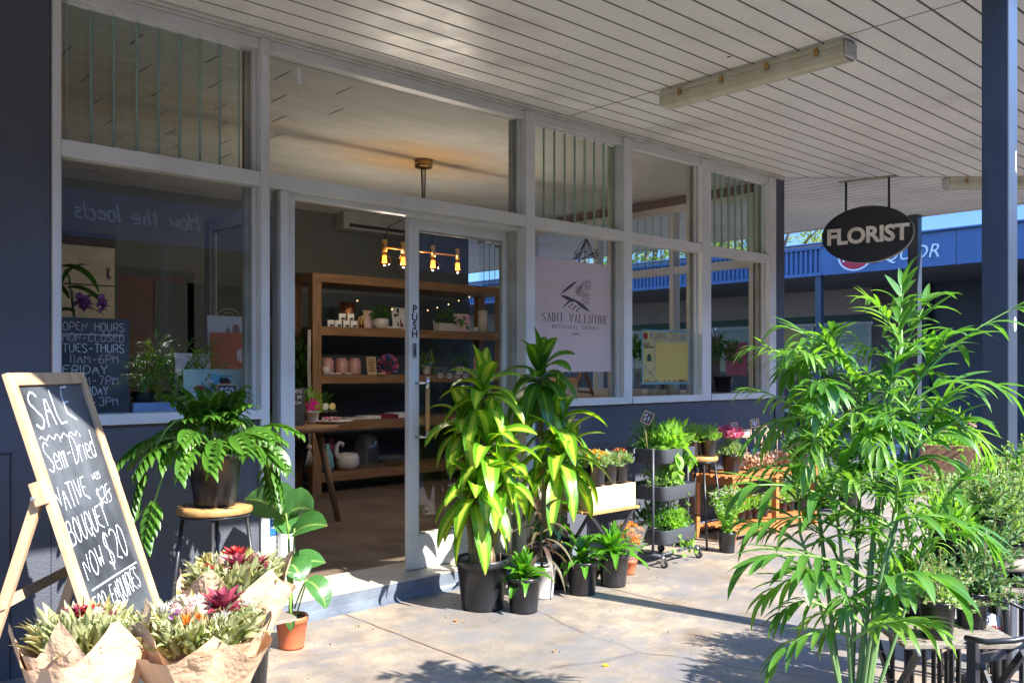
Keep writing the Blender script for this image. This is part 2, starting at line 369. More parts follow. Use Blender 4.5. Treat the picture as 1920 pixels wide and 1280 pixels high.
def rosette(mb, c, n, L, w, e0=1.35, e1=-.1, droop=1.6, m=0, prof=lance, h=.1, jit=.15, nseg=7, az0=0, wave=0, fold=.2, skew=None):
    a = az0 or rv(0, 6)
    for i in range(n):
        t = i/(n-1); a += 2.4+rv(-.2, .2); el = e1+(e0-e1)*t**1.1+rv(-jit, jit)
        l = L*rv(.8, 1.08)*(1-.25*t); d = dirv(a, el)
        if skew: d = (d+skew).normalized()
        leaf(mb, V(c)+V((0, 0, h*(t-.5))), d, l, w*rv(.85, 1.1), droop*rv(.8, 1.2)*(1-.5*t), nseg, prof, fold, m, rv(-.25, .25), wave, rv(-.4, .4))
def dome(mb, c, rx, rz, n, L, w, m=0, shell=.45, quad=True, up=.5):
    for _ in range(n):
        az = rv(0, 2*pi); el = math.asin(rv(-.15, 1)); k = rv(shell, 1); o = dirv(az, el)
        p = V(c)+V((o.x*rx*k, o.y*rx*k, o.z*rz*k)); d = (o+V((rv(-.5, .5), rv(-.5, .5), up+rv(-.4, .4))))
        if quad: quadleaf(mb, p, d, L*rv(.7, 1.2), w*rv(.7, 1.2), m)
        else: leaf(mb, p, d, L*rv(.7, 1.2), w*rv(.8, 1.2), 1.2, 3, lance, .2, m, rv(-.6, .6))
def blooms(mb, c, rx, rz, n, size, m=0, mc=None, el0=.35, petals=9):
    for _ in range(n):
        az = rv(0, 2*pi); el = rv(el0, 1.5); o = dirv(az, el); p = V(c)+V((o.x*rx, o.y*rx, o.z*rz))*rv(.92, 1.08)
        s = size*rv(.75, 1.15)
        for j in range(petals):
            a = 2*pi*j/petals; sd = o.cross(V((.3, .2, 1))).normalized(); dd = Matrix.Rotation(a, 3, o) @ sd
            quadleaf(mb, p, dd*.9+o*rv(.2, .7), s*.55, s*.3, m)
        if mc is not None: mb.ball(p+o*s*.1, s*.16, mc, 6)
def needles(mb, c, n, H, spread, m=0, mst=1, L=.028, step=.009, lean=None, wd=.0035):
    for _ in range(n):
        az = rv(0, 2*pi); el = rv(.25, 1.45); d = dirv(az, el)
        if lean: d = (d+lean*rv(.2, 1)).normalized()
        p = V(c)+V((rv(-1, 1), rv(-1, 1), 0))*spread; l = H*rv(.55, 1.05); k = int(l/.03)+2; pts = [p.copy()]
        for i in range(k):
            d = (d+V((rv(-.1, .1), rv(-.1, .1), rv(-.14, .06)))).normalized(); pts.append(pts[-1]+d*l/k)
        mb.tube(pts, [.0022]*len(pts), 3, mst, False)
        s = .12*l
        while s < l:
            i = min(k-1, int(s/l*k)); q = pts[i].lerp(pts[i+1], s/l*k-i); dd = (pts[i+1]-pts[i]).normalized()
            o = dirv(rv(0, 6.3), rv(-1, 1)); quadleaf(mb, q, dd*.7+o, L*rv(.7, 1.15)*(1.1-.5*s/l), wd*1.6, m); s += step
def potpart(root, rb, rt, h, mt=None, rim=.012, soil=.86, label=None, c=(0, 0, 0)):
    mb = MB(); mb.lathe([(.001, .004), (rb*.9, .004), (rb, .0), (rb*1.0, .012), (rt*.975, h-rim*2.0), (rt*1.03, h-rim*1.9), (rt*1.045, h-rim*.5), (rt*1.03, h), (rt*.96, h), (rt*.93, h-.02), (rt*.9, h*soil)], c, 28)
    pt = mb.build('pot', mt or M['potblack'], root)
    s = MB(); k = 20; ids = []
    for j in range(k):
        a = 2*pi*j/k; ids.append(s.add((c[0]+rt*.93*math.cos(a), c[1]+rt*.93*math.sin(a), c[2]+h*soil+rv(-.004, .004))))
    ce = s.add((c[0], c[1], c[2]+h*soil+.008))
    for j in range(k): s.face([ids[j], ids[(j+1) % k], ce], 0, True)
    s.build('soil', M['soil'], root)
    return pt
def gpos(px, py, r=0):                       # ground point whose front edge shows at this pixel
    p = atZ(px, py); d = V((p.x-CAM.x, p.y-CAM.y, 0)).normalized(); return p+d*r

# ------------------------------------------------------------ hand lettering: strokes drawn as thin raised ribbons
G = {'A': '023962 1555', 'B': '020949585746064665634202', 'C': '6849290704224263', 'D': '02093967643202', 'E': '69090262 0646', 'F': '690902 0646',
 'G': '68492907042242636545', 'H': '0902 6962 0666', 'I': '0902', 'J': '6964422203', 'K': '0902 690562', 'L': '090262', 'M': '0209356962', 'N': '02096269',
 'O': '294967644222040729', 'P': '02094968664505', 'Q': '294967644222040729 4461', 'R': '02094968664505 3562', 'S': '684929080726456463422203', 'T': '0969 3932',
 'U': '090422426469', 'V': '093269', 'W': '0912375269', 'X': '0962 6902', 'Y': '093569 3532', 'Z': '09690262', '0': '294967644222040729',
 '1': '081912', '2': '08294968660262', '3': '0829596856365664522203', '4': '42490464', '5': '6919064665634202', '6': '592805032252644615', '7': '096922',
 '9': '6749190715566852', '$': '6849290726456463422203 3931', 'a': '5616041242545652', 'b': '0902 053654533202', 'c': '5516041253', 'd': '5952 55361604123253',
 'e': '0454553616041252', 'f': '492822 0646', 'h': '0902 05264542', 'i': '0602 0809', 'k': '0902 460442', 'l': '0902', 'm': '0206163532 35465662', 'n': '0602 05264542',
 'o': '16465442120416', 'q': '5650 55361604123253', 'r': '0602 041646', 's': '46160544433202', 't': '2822 0646', 'u': '060322435652', 'v': '062256', 'w': '0612355266',
 'H2': '', '@': '443436454455674929070422', ':': '0203 0607', '.': '0203', '-': '1555', ' ': '', '~': '05170527', ',': '2321'}
def chaik(p):
    if len(p) < 3: return p
    out = [p[0]]
    for a, b in zip(p, p[1:]): out += [(a[0]*.75+b[0]*.25, a[1]*.75+b[1]*.25), (a[0]*.25+b[0]*.75, a[1]*.25+b[1]*.75)]
    return out[:1]+out[2:-2]+[p[-1]] if len(out) > 5 else out+[p[-1]]
def strokes(txt, h, sp=1.0, jit=.0, slant=0, narrow=.8, smooth=True):
    x = 0; out = []; s = h/7
    for ch in txt:
        lw = ch.islower() or ch in '.:,'; g = G.get(ch, '')
        for st in g.split():
            pts = [(int(st[i]), int(st[i+1])-2) for i in range(0, len(st)-1, 2)]
            if smooth: pts = chaik(pts)
            out.append([(x+(a*narrow+b*slant+rv(-jit, jit))*s, (b+rv(-jit, jit))*s) for a, b in pts])
        x += s*sp*(narrow*6.0+1.7 if not lw else narrow*5+1.3) * (.36 if ch in 'Iil.:,' else .5 if ch == '1' else 1)
    return out, x
def ribbon(mb, o, U, Vv, N, sts, wd, m=0, ox=0, oy=0, nib=None, lift=.0012):
    o, U, Vv, N = V(o), V(U), V(Vv), V(N)
    for st in sts:
        pr = None
        for i, (a, b) in enumerate(st):
            a0, b0 = st[max(0, i-1)]; a1, b1 = st[min(len(st)-1, i+1)]
            dx, dy = a1-a0, b1-b0; l = math.hypot(dx, dy) or 1; dx /= l; dy /= l
            ww = wd*rv(.8, 1.15) if nib is None else wd*(nib+(1-nib)*abs(dy))
            nx, ny = (-dy, dx) if nib is None else (1, .25)
            c = o+U*(a+ox)+Vv*(b+oy)+N*lift; k = mb.add(c-(U*nx+Vv*ny)*ww/2); mb.add(c+(U*nx+Vv*ny)*ww/2)
            if pr is not None: mb.face([pr, pr+1, k+1, k], m)
            pr = k
def write(mb, o, U, Vv, N, txt, h, wd, m=0, center=None, fit=None, **kw):
    sts, L = strokes(txt, h, **kw)
    if fit: f = fit/L; sts = [[(a*f, b) for a, b in s] for s in sts]; L = fit
    ribbon(mb, o, U, Vv, N, sts, wd, m, -L/2 if center else 0)
def typeset(name, txt, size, m, parent, loc, rot, depth=.003, bold=0, shear=0, align='CENTER', space=1):
    cu = bpy.data.curves.new(name, 'FONT'); cu.body = txt; cu.size = size; cu.extrude = depth; cu.offset = bold; cu.shear = shear
    cu.align_x = align; cu.align_y = 'CENTER'; cu.space_character = space; cu.resolution_u = 3
    t = bpy.data.objects.new('tmp', cu); me = bpy.data.meshes.new_from_object(t); bpy.data.objects.remove(t)
    me.materials.clear(); me.materials.append(m)
    o = bpy.data.objects.new(name, me); scene.collection.objects.link(o); o.parent = parent; o.location = loc; o.rotation_euler = rot; return o

# ============================================================ THE SETTING
CZ = 3.12                    # soffit height
XC = 7.37                    # corner of the shop
EY, EX = -2.9, 10.35         # outer edges of the canopy
def ground_mat():
    m, nt, p = new_mat('stained_concrete')
    a = noise(nt, .9, 6, .62); b = noise(nt, 5, 6, .65); c = noise(nt, 90, 3)
    base = ramp(nt, b, [(.30, (.175, .15, .125)), (.48, (.315, .25, .18)), (.62, (.41, .325, .235)), (.8, (.28, .22, .155))])
    gr = ramp(nt, a, [(.40, (0, 0, 0)), (.60, (.85,)*3)])
    col = mixc(nt, gr, base, mixc(nt, b, (.13, .13, .135), (.26, .215, .17)))
    col = mixc(nt, 1.0, col, ramp(nt, c, [(.25, (.66, .66, .68)), (.5, (1, 1, 1))]), 'MULTIPLY')
    st = noise(nt, 2.3, 3, .5); col = mixc(nt, ramp(nt, st, [(.60, (0, 0, 0)), (.74, (.65,)*3)]), col, (.15, .10, .065))
    tc = nt.nodes.new('ShaderNodeTexCoord'); sp = nt.nodes.new('ShaderNodeSeparateXYZ'); nt.links.new(tc.outputs['Object'], sp.inputs[0])
    wob = math_(nt, 'MULTIPLY_ADD', noise(nt, 6, 2), .02, -.01)
    def joint(o, off, per):
        x = math_(nt, 'ADD', o, wob); x = math_(nt, 'PINGPONG', math_(nt, 'SUBTRACT', x, off), per/2)
        return x
    j = math_(nt, 'MINIMUM', joint(sp.outputs[0], 2.61, 1.51), joint(sp.outputs[1], -3.55, 4.4))
    jl = ramp(nt, j, [(.0035, (1, 1, 1)), (.007, (0, 0, 0))]); nj = ramp(nt, j, [(.01, (.5,)*3), (.05, (0, 0, 0))])
    col = mixc(nt, nj, col, (.27, .2, .14)); col = mixc(nt, jl, col, (.045, .035, .03))
    vo = nt.nodes.new('ShaderNodeTexVoronoi'); vo.feature = 'DISTANCE_TO_EDGE'; vo.inputs['Scale'].default_value = .55
    mp = nt.nodes.new('ShaderNodeMix'); mp.data_type = 'VECTOR'; mp.inputs[0].default_value = .16; nz = nt.nodes.new('ShaderNodeTexNoise'); nz.inputs['Scale'].default_value = 2.2; nz.inputs['Detail'].default_value = 5
    nt.links.new(tc.outputs['Object'], nz.inputs[0]); nt.links.new(tc.outputs['Object'], mp.inputs[4]); nt.links.new(nz.outputs['Color'], mp.inputs[5]); nt.links.new(mp.outputs[1], vo.inputs['Vector'])
    crk = math_(nt, 'MULTIPLY', ramp(nt, vo.outputs[0], [(.0022, (1, 1, 1)), (.005, (0, 0, 0))]), ramp(nt, noise(nt, .8, 2), [(.5, (0, 0, 0)), (.56, (.8,)*3)]))
    col = mixc(nt, crk, col, (.08, .06, .05))
    v2 = nt.nodes.new('ShaderNodeTexVoronoi'); v2.inputs['Scale'].default_value = 2.6; nt.links.new(tc.outputs['Object'], v2.inputs['Vector'])
    gum = math_(nt, 'MULTIPLY', ramp(nt, v2.outputs['Distance'], [(.045, (1, 1, 1)), (.06, (0, 0, 0))]), ramp(nt, v2.outputs['Color'], [(.55, (0, 0, 0)), (.56, (.6,)*3)]))
    col = mixc(nt, gum, col, (.10, .09, .08))
    fs = noise(nt, 26, 6, .75); col = mixc(nt, ramp(nt, fs, [(.56, (0, 0, 0)), (.66, (.65,)*3)]), col, (.16, .14, .125))
    fs2 = noise(nt, 1.7, 7, .72, stretch=(1, 1.6, 1)); col = mixc(nt, ramp(nt, fs2, [(.49, (0, 0, 0)), (.58, (.65,)*3)]), col, (.17, .17, .18))
    nt.links.new(col, p.inputs['Base Color']); p.inputs['Roughness'].default_value = .62
    hh = math_(nt, 'SUBTRACT', c, math_(nt, 'MULTIPLY', jl, 3.0)); bump(nt, p, hh, .35, .004); return m
M['ground'] = ground_mat()
def floor_mat():
    m, nt, p = new_mat('waxed_concrete_floor')
    nt.links.new(ramp(nt, noise(nt, 2, 6, .6), [(.3, (.13, .092, .066)), (.7, (.20, .15, .11))]), p.inputs['Base Color'])
    nt.links.new(ramp(nt, noise(nt, 4, 5), [(.3, (.28,)*3), (.7, (.5,)*3)]), p.inputs['Roughness']); return m
M['floor'] = floor_mat()
M['asphalt'] = mat('asphalt', (.06, .062, .07), .85, c2=(.045, .046, .052), ns=8, bp=.6, bs=120)
M['kerb'] = mat('kerb_concrete', (.42, .41, .39), .8, c2=(.33, .32, .3), ns=5)

mb = MB(); mb.box((-400, -400, -1), (400, 400, -.13)); mb.build('ground', M['asphalt'], kind='structure')
mb = MB(); mb.box((-14, -7.9, -.5), (10.75, 14, 0)); mb.build('footpath', M['ground'], kind='structure')
mb = MB(); mb.box((10.752, -7.9, -.4), (10.9, 14, -.004)); mb.build('kerb', M['kerb'], kind='structure', bev=.015)
mb = MB(); mb.box((15.35, -30, -.4), (15.5, 40, .03)); mb.build('kerb_opposite', M['kerb'], kind='structure', bev=.015)
mb = MB(); mb.box((15.502, -30, -.4), (30, 40, .02)); mb.build('pavement', M['ground'], kind='structure')

# ---------------- the florist shop
shop = thing('florist_shop', 'navy corner shop with aluminium framed windows and open glass door', 'shop')
xm = [(FX(97), FX(112)), (FX(487), FX(503)), (FX(983), FX(1000)), (FX(1167), FX(1182)), (FX(1313), FX(1330)), (FX(1440), FX(1452))]
SB, ST, TB, TT, HB, HT = 1.09, 1.14, 2.31, 2.385, 3.03, 3.09
def box_part(name, boxes, m, parent=shop, bev=0, **k):
    b = MB()
    for q in boxes: b.box(*q)
    return b.build(name, m, parent, bev=bev, **k)
xl, xr = xm[0][0], xm[-1][1]
d0, d1 = xm[1][1], xm[2][0]                                  # door bay
box_part('wall', [((-9, 0, 0), (xl-.003, .22, CZ+.6)), ((xl-.002, .002, .10), (xm[1][0]+.01, .2, SB-.002)), ((xm[2][1]-.01, .002, .10), (xr, .2, SB-.002)),
                  ((xr+.002, -.012, 0), (XC, .20, CZ+.6)), ((XC-.2, .204, 0), (XC-.002, 4.3, 1.05))], M['navy'], bev=.004)
gv = MB()
for gx in (.72, .92, .985): gv.box((gx, -.0025, 0), (gx+.006, -.001, .98))
gv.box((-2, -.0024, .98), (1.0, -.001, .986))
gv.build('wall_groove', M['dark'], shop)
for q in (((xl, -.022, 0), (xm[1][0]+.02, -.001, .098)), ((xm[2][1]-.02, -.022, 0), (xr, -.001, .098))): box_part('skirting', [q], M['slate'], bev=.006)
b = MB(); n = 8; pr = [(-.05, .10)]
pr = [(-.052, .098), (-.052, .04)]+[(-.052-.05*(1-math.cos(a)), .04*(1-math.sin(a))+.0) for a in [pi/2*i/5 for i in range(1, 6)]]+[(-.104, -.02), (.02, -.02), (.02, .098)]
k = len(b.v)
for xx in (d0-.04, d1+.10):
    for y, z in pr: b.add((xx, y, z))
L = len(pr)
for i in range(L): j = (i+1) % L; b.face([i, j, L+j, L+i], 0, 1 < i < 7)
b.face(list(range(L))); b.face([L+i for i in reversed(range(L))])
b.build('plinth', M['slate'], shop)
box_part('floor', [((-6, .012, .0), (XC-.21, 4.9, .104)), ], M['floor'])
box_part('threshold', [((d0-.03, -.056, .0985), (d1+.09, .36, .108))], mat('cream_threshold_paint', (.52, .46, .37), .6, c2=(.42, .36, .28), ns=6, bp=.2, bs=40), bev=.003)
box_part('ceiling', [((-6, .225, 3.085), (XC-.01, 4.9, 3.16))], M['plaster'])
sl_ = MB()
for i in range(-3, 12):
    for j in range(9):
        x = i*.42+(.2 if j % 2 else 0); y = .35+j*.42
        if x < 3.2: sl_.box((x, y, 3.0825), (x+.007, y+.2, 3.0835))
sl_.build('ceiling_slot', M['faint'], shop)
box_part('back_wall', [((-6, 4.3, .105), (XC-.21, 4.45, 3.084))], M['inwall'])
for q in (((-1.6, .23, .105), (-1.5, 4.298, 3.084)), ((3.2, 4.26, .105), (XC-.22, 4.298, 2.2))): box_part('partition', [q], M['inwall2'])
box_part('roof', [((-9, .22, CZ+.1), (XC-.004, 12, CZ+.62))], M['dark'])
box_part('head_beam', [((xl-.05, -.02, HT), (XC-.02, .2, CZ-.001)), ((xl-.05, -.045, HT+.012), (XC-.03, -.021, CZ-.001))], M['fascia_trim'], bev=.006)

def window(a, c, z0, lou_up=False, label=None, low_glass=True):
    """one glazing bay between x=a and x=c"""
    fr = MB()
    fr.box((a, -.015, TB), (c, .075, TT))                      # transom
    fr.box((a, .0, HB), (c, .075, HT-.001))                     # head
    if z0: fr.box((a, -.03, SB), (c, .12, ST))
    for x in (a+.001, c-.019):
        fr.box((x, .035, TT), (x+.018, .07, HB)); 
        if z0: fr.box((x, .035, ST), (x+.018, .07, TB))
    f = fr.build('window', M['alu'], shop, bev=.003)
    if label: f['label'] = label
    if z0:
        g = MB(); g.box((a+.02, .05, ST), (c-.02, .056, TB)); g.build('glass', M['glass'], f)
    g = MB()
    if lou_up:
        s = .104 if c-a > .9 else .1; x = a+.045; gl = MB(); ge = MB(); cl = (MB(), MB())
        while x < c-.1:
            th = .16; X = V((math.cos(th), math.sin(th), 0))*(s*.56); cc = V((x+s/2, .05, (TT+HB)/2))
            gl.obox(cc, X, V((-math.sin(th), math.cos(th), 0))*.003, V((0, 0, (HB-TT)/2-.012)))
            for sg in (-1, 1):
                e = cc+X*sg*1.012; ge.obox(e, V((.0025, 0, 0)), V((0, .0045, 0)), V((0, 0, (HB-TT)/2-.012)))
            for q_, zz in enumerate((TT+.006, HB-.006)): cl[q_].obox((cc.x, .046, zz), X*1.02, V((-.16, 1, 0))*.010, V((0, 0, .006)))
            x += s
        gl.build('louvre_blade', M['louvre'], f); ge.build('blade_edge', M['louvre_edge'], f); [q_.build('louvre_clip', M['white'], f) for q_ in cl]
    else:
        g.box((a+.02, .05, TT), (c-.02, .056, HB)); g.build('upper_glass', M['glass'], f)
    return f
W1 = window(xm[0][1], xm[1][0], True, True, 'large left window with vertical louvres above')
W2 = window(d0, d1, False, False, 'wide pane above the doors')
W3 = window(xm[2][1], xm[3][0], True, True, 'window with the pink poster')
W4 = window(xm[3][1], xm[4][0], True, False, 'window with the yellow calendar')
W5 = window(xm[4][1], xm[5][0], True, True, 'corner window with louvres above')
for i, (a, c) in enumerate(xm):
    z = .104 if i in (1, 2) else SB
    b = MB(); b.box((a, -.02, z), (c, .10, HT-.002)); b.build('mullion', M['alu'], shop, bev=.004)
for i, (a, c) in enumerate(xm[1:]): box_part('inner_frame', [((a-.048, .074, ST if i != 1 else .11), (a-.004, .105, HB))], M['alu_old'])
# peeled tape scraps on the frame and the pane
for px, py in ((496, 118), (561, 143)):
    p = atY(px, py, -.022 if px < 500 else .048)
    tp = MB(); tp.poly([p+V((-.014, 0, .045)), p+V((.014, 0, .04)), p+V((.012, 0, -.01)), p+V((.017, 0, -.04)), p+V((-.006, 0, -.047)), p+V((-.012, 0, -.02))]); tp.build('tape_scrap', M['white'], shop)

# sidelight and doors
xj0, xj1 = FX(527), FX(541); xo0, xo1 = FX(543, .06), FX(551, .06)
b = MB(); b.box((xj0, -.0, .104), (xj1, .10, TB-.001)); b.box((xj1+.004, .03, .104), (xj1+.055, .11, TB-.001)); b.box((d0, .02, .104), (xj0, .07, .16)); b.box((xj1, .04, TB-.03), (d1, .10, TB-.001), 0)
jam = b.build('door_frame', M['alu'], shop, bev=.003)
g = MB(); g.box((d0+.01, .045, .16), (xj0, .051, TB)); g.build('sidelight_glass', M['glass'], jam)
st = MB(); q0 = V((d0+.03, .043, 0))
st.box((q0.x, .0425, .83), (q0.x+.105, .0435, .60), 0); st.box((q0.x, .0425, .585), (q0.x+.105, .0435, .46), 1); st.box((q0.x, .0423, .455), (q0.x+.105, .0433, .22), 2)
write(st, (q0.x+.098, .0417, .73), (-1, 0, 0), (0, 0, 1), (0, -1, 0), 'CASH', .03, .005, 2)
write(st, (q0.x+.098, .0417, .68), (-1, 0, 0), (0, 0, 1), (0, -1, 0), 'KEPT ON', .024, .004, 2, fit=.09)
write(st, (q0.x+.098, .0417, .63), (-1, 0, 0), (0, 0, 1), (0, -1, 0), 'PREMISES', .022, .004, 2, fit=.09)
write(st, (q0.x+.1, .0417, .50), (-1, 0, 0), (0, 0, 1), (0, -1, 0), 'NOTICE', .05, .008, 2, fit=.095, smooth=False)
for i in range(6): st.box((q0.x+.01, .0415, .42-.03*i), (q0.x+.01+rv(.05, .085), .042, .425-.03*i), 3)
st.build('sticker', [M['red'], M['blue'], M['white'], M['grey_ink']], jam)
def door_leaf(W, H, label):
    """hinge at x=0, leaf along +x, face towards -y"""
    r = MB(); s, t, bt = .075, .085, .21
    r.box((0, 0, 0), (s, .045, H)); r.box((W-s, 0, 0), (W, .045, H)); r.box((s, .001, 0), (W-s, .044, bt)); r.box((s, .001, H-t), (W-s, .044, H))
    o = r.build('door', M['alu'], shop, bev=.003); o['label'] = label
    g = MB(); g.box((s, .018, bt), (W-s, .024, H-t)); g.build('glass', M['glass'], o)
    gk = MB()
    for q in (((s, .012, bt), (s+.012, .032, H-t)), ((W-s-.012, .012, bt), (W-s, .032, H-t)), ((s+.012, .012, bt), (W-s-.012, .032, bt+.012)), ((s+.012, .012, H-t-.012), (W-s-.012, .032, H-t))): gk.box(*q)
    gk.build('glazing_bead', M['alu_old'], o)
    return o
dy = .12
dx0, dx1 = FX(767, dy), d1-.004
dr = door_leaf(dx1-dx0, 2.19, 'closed right door leaf with wooden handle'); dr.location = (dx0, dy, .112)
for i, ch in enumerate('PUSH'):
    p = atY(782, 583+15.5*i, dy)-dr.location.xyz if False else atY(782, 580+15.5*i, dy)-V(dr.location)
    typeset('push_letter', ch, .066, M['ink'], dr, (.042, -.001, p.z), (pi/2, 0, 0), .001, .0015)
b = MB(); p = atY(782, 657, dy)-V(dr.location); b.box((.026, -.008, p.z-.045), (.052, 0, p.z+.045)); b.box((.033, -.012, p.z-.03), (.044, -.008, p.z+.012), 1)
b.build('lock', [M['steel'], M['ink']], dr, bev=.003)
zt = atY(800, 706, dy-.06).z-.112; zb = atY(800, 830, dy-.06).z-.112; hx = atY(801, 700, dy-.06).x-dx0
h = MB(); h.tube([(hx, -.065, zt-.075), (hx, -.065, zb+.075)], .0145, 10, 0); h.tube([(hx, -.065, zt-.075), (hx, -.065, zt)], .013, 10, 1); h.tube([(hx, -.065, zb), (hx, -.065, zb+.075)], .013, 10, 1)
for z in (zt-.04, zb+.035): h.tube([(hx, -.065, z), (.048, -.0, z)], .007, 8, 1)
h.build('handle', [M['seat'], M['steel']], dr)
p0, p1 = atY(913, 432, dy)-V(dr.location), atY(963, 462, dy)-V(dr.location)
b = MB(); b.box((p0.x, .015, p1.z), (p1.x, .016, p0.z+.012), 0)
for i, tx in enumerate(('VIDEO', 'SURVEILLANCE', 'IN USE ON', 'THESE PREMISES')):
    write(b, ((p0.x*.36+p1.x*.64), .0145, p0.z-.012-.031*i), (1, 0, 0), (0, 0, 1), (0, -1, 0), tx, .017, .0035, 1, center=True, fit=(p1.x-p0.x)*.6*min(1, len(tx)/12), smooth=False)
b.tube([(p0.x+.02, .0145, p0.z-.02), (p0.x+.06, .0145, p0.z-.04), (p0.x+.075, .0145, p0.z-.075), (p0.x+.035, .0145, p0.z-.095)], .003, 4, 1)
b.build('sticker', [mat('pale_green_sticker', (.55, .66, .58), .5), M['ink']], dr)
dl = door_leaf(.88, 2.17, 'left door leaf swung open inside'); dl.location = (xj1+.055, .12, .112); dl.rotation_euler = (0, 0, math.radians(93)) 
for px in (829, 846, 861, 876, 905):
    sq = MB(); p = atY(px, 704, dy)-V(dr.location)
    for q in (((-.011, .011), (.011, .014)), ((-.011, -.014), (.011, -.011)), ((-.014, -.014), (-.011, .014)), ((.011, -.014), (.014, .014))):
        sq.box((p.x+q[0][0], .0165, p.z+q[0][1]), (p.x+q[1][0], .0175, p.z+q[1][1]))
    sq.build('safety_decal', M['white'], dr)

# side glazing towards the lane
ys = [.22, 1.14, 2.17, 3.20, 4.2]
sx = XC-.10
for i in range(4):
    fr = MB(); a, c = ys[i], ys[i+1]
    fr.box((sx-.05, a+.05, TB), (sx+.05, c, TT)); fr.box((sx-.05, a+.05, 2.93), (sx+.05, c, 3.0)); fr.box((sx-.07, a+.05, SB-.04), (sx+.07, c, ST))
    fr.box((sx-.055, a, SB-.04), (sx+.055, a+.05, 3.0))
    f = fr.build('side_window', M['alu'], shop, bev=.003)
    g = MB(); g.box((sx, a+.05, ST), (sx+.006, c, TB)); g.build('glass', M['glass'], f)
    if i % 2:
        gl = MB(); ge = MB(); y = a+.09
        while y < c-.06:
            gl.obox((sx, y+.05, 2.66), V((.01, .056, 0)), V((.003, 0, 0)), V((0, 0, .265))); ge.obox((sx-.004, y, 2.66), V((.004, 0, 0)), V((0, .0025, 0)), V((0, 0, .265))); y += .104
        gl.build('louvre_blade', M['louvre'], f); ge.build('blade_edge', M['louvre_edge'], f)
    else:
        g = MB(); g.box((sx, a+.05, TT), (sx+.006, c, 2.93)); g.build('upper_glass', M['glass'], f)
box_part('side_beam', [((sx-.06, .23, 3.002), (sx+.06, 4.298, 3.083))], M['beam'])

# ---------------- canopy
can = thing('canopy', 'covered walkway roof of cream metal boards wrapping the shop corner', 'canopy')
bw, gp = .134, .012; bd = MB(); gapm = MB()
nB = int(-EY/(bw+gp))+1; slope = (EX-XC)/(-EY)
for i in range(nB):
    y1 = -.03-i*(bw+gp); y0 = max(EY, y1-bw)
    if y0 >= y1: break
    x1, x0 = XC+slope*(-y1), XC+slope*(-y0)
    for (xa, xb0, xb1) in ((-9, 4.465, 4.465), (4.475, x0, x1)):
        bd.prism([(xa, y0), (xb0, y0), (xb1, y1), (xa, y1)], CZ, CZ+.012)
nW = int((EX-XC)/(bw+gp))+1
for i in range(nW):
    x0 = XC+.012+i*(bw+gp); x1 = min(EX, x0+bw)
    if x1 <= x0: break
    ya, yb = -(x0-XC)/slope, -(x1-XC)/slope
    bd.prism([(x0, ya+.004), (x1, yb+.004), (x1, 14), (x0, 14)], CZ+.0004, CZ+.0124)
bd.build('soffit_boards', M['soffit'], can, bev=.003)
b = MB(); b.box((-9, EY+.01, CZ+.0012), (EX-.01, .01, CZ+.05)); b.box((XC-.2, .012, CZ+.0012), (EX-.01, 14, CZ+.05)); b.build('soffit_backing', M['seam'], can)
b = MB(); b.box((-9, EY-.06, CZ-.01), (EX+.06, EY, CZ+.42)); b.box((EX, EY+.001, CZ-.01), (EX+.06, 14, CZ+.42)); b.box((-9, EY-.005, CZ+.36), (EX, 14, CZ+.40), 0); b.build('fascia', M['fascia_trim'], can, bev=.004)
b = MB(); b.prism([(XC-.02, -.012), (XC+.02, -.012), (EX, EY+.03), (EX-.04, EY)], CZ-.006, CZ-.001); b.build('mitre_strip', M['fascia_trim'], can)
for (c, n_) in ((( .45,), 1),):
    pass
ph = MB(); p = atZ(1367, 107, CZ-.001); ph.lathe([(.0005, 0), (.012, 0)], (p.x, p.y, CZ-.001), 12); ph.build('soffit_hole', M['dark'], can)

def post(x, y, z, label):
    r = thing('canopy_post', label, 'post', (x, y, 0), group='square steel posts holding up the walkway roofs')
    b = MB(); b.box((-.058, -.058, 0), (.058, .058, z)); b.build('shaft', M['navy_s'], r, bev=.006)
    b = MB(); b.box((-.09, -.09, 0), (.09, .09, .012)); b.build('base_plate', M['navy_s'], r); return r
tpst = (EY+.06+4.3)/ray(1874, 692).y
pp = CAM+ray(1874, 692)*tpst
P1 = post(pp.x, EY+.06, CZ, 'thick near post, dark navy with a pale round sticker on its lit side')
b = MB(); b.lathe([(.0005, .0), (.017, 0)], (0, 0, 0), 20); s_ = b.build('round_sticker', M['white'], P1); z_ = atY(1897, 607, EY).z; s_.rotation_euler = (pi/2, 0, 0); s_.location = (.02, -.0595, z_); s_.scale = (1, 2, 1)
b = MB(); z2 = atY(1899, 300, EY).z; b.poly([(.022, -.0592, z2+.045), (.04, -.0592, z2+.05), (.036, -.0592, z2-.03), (.044, -.0592, z2-.05), (.028, -.0592, z2-.045)]); b.build('torn_tape', M['white'], P1)
P2 = post(EX-.08, .02, CZ, 'slimmer post further along, right of the hanging florist sign')
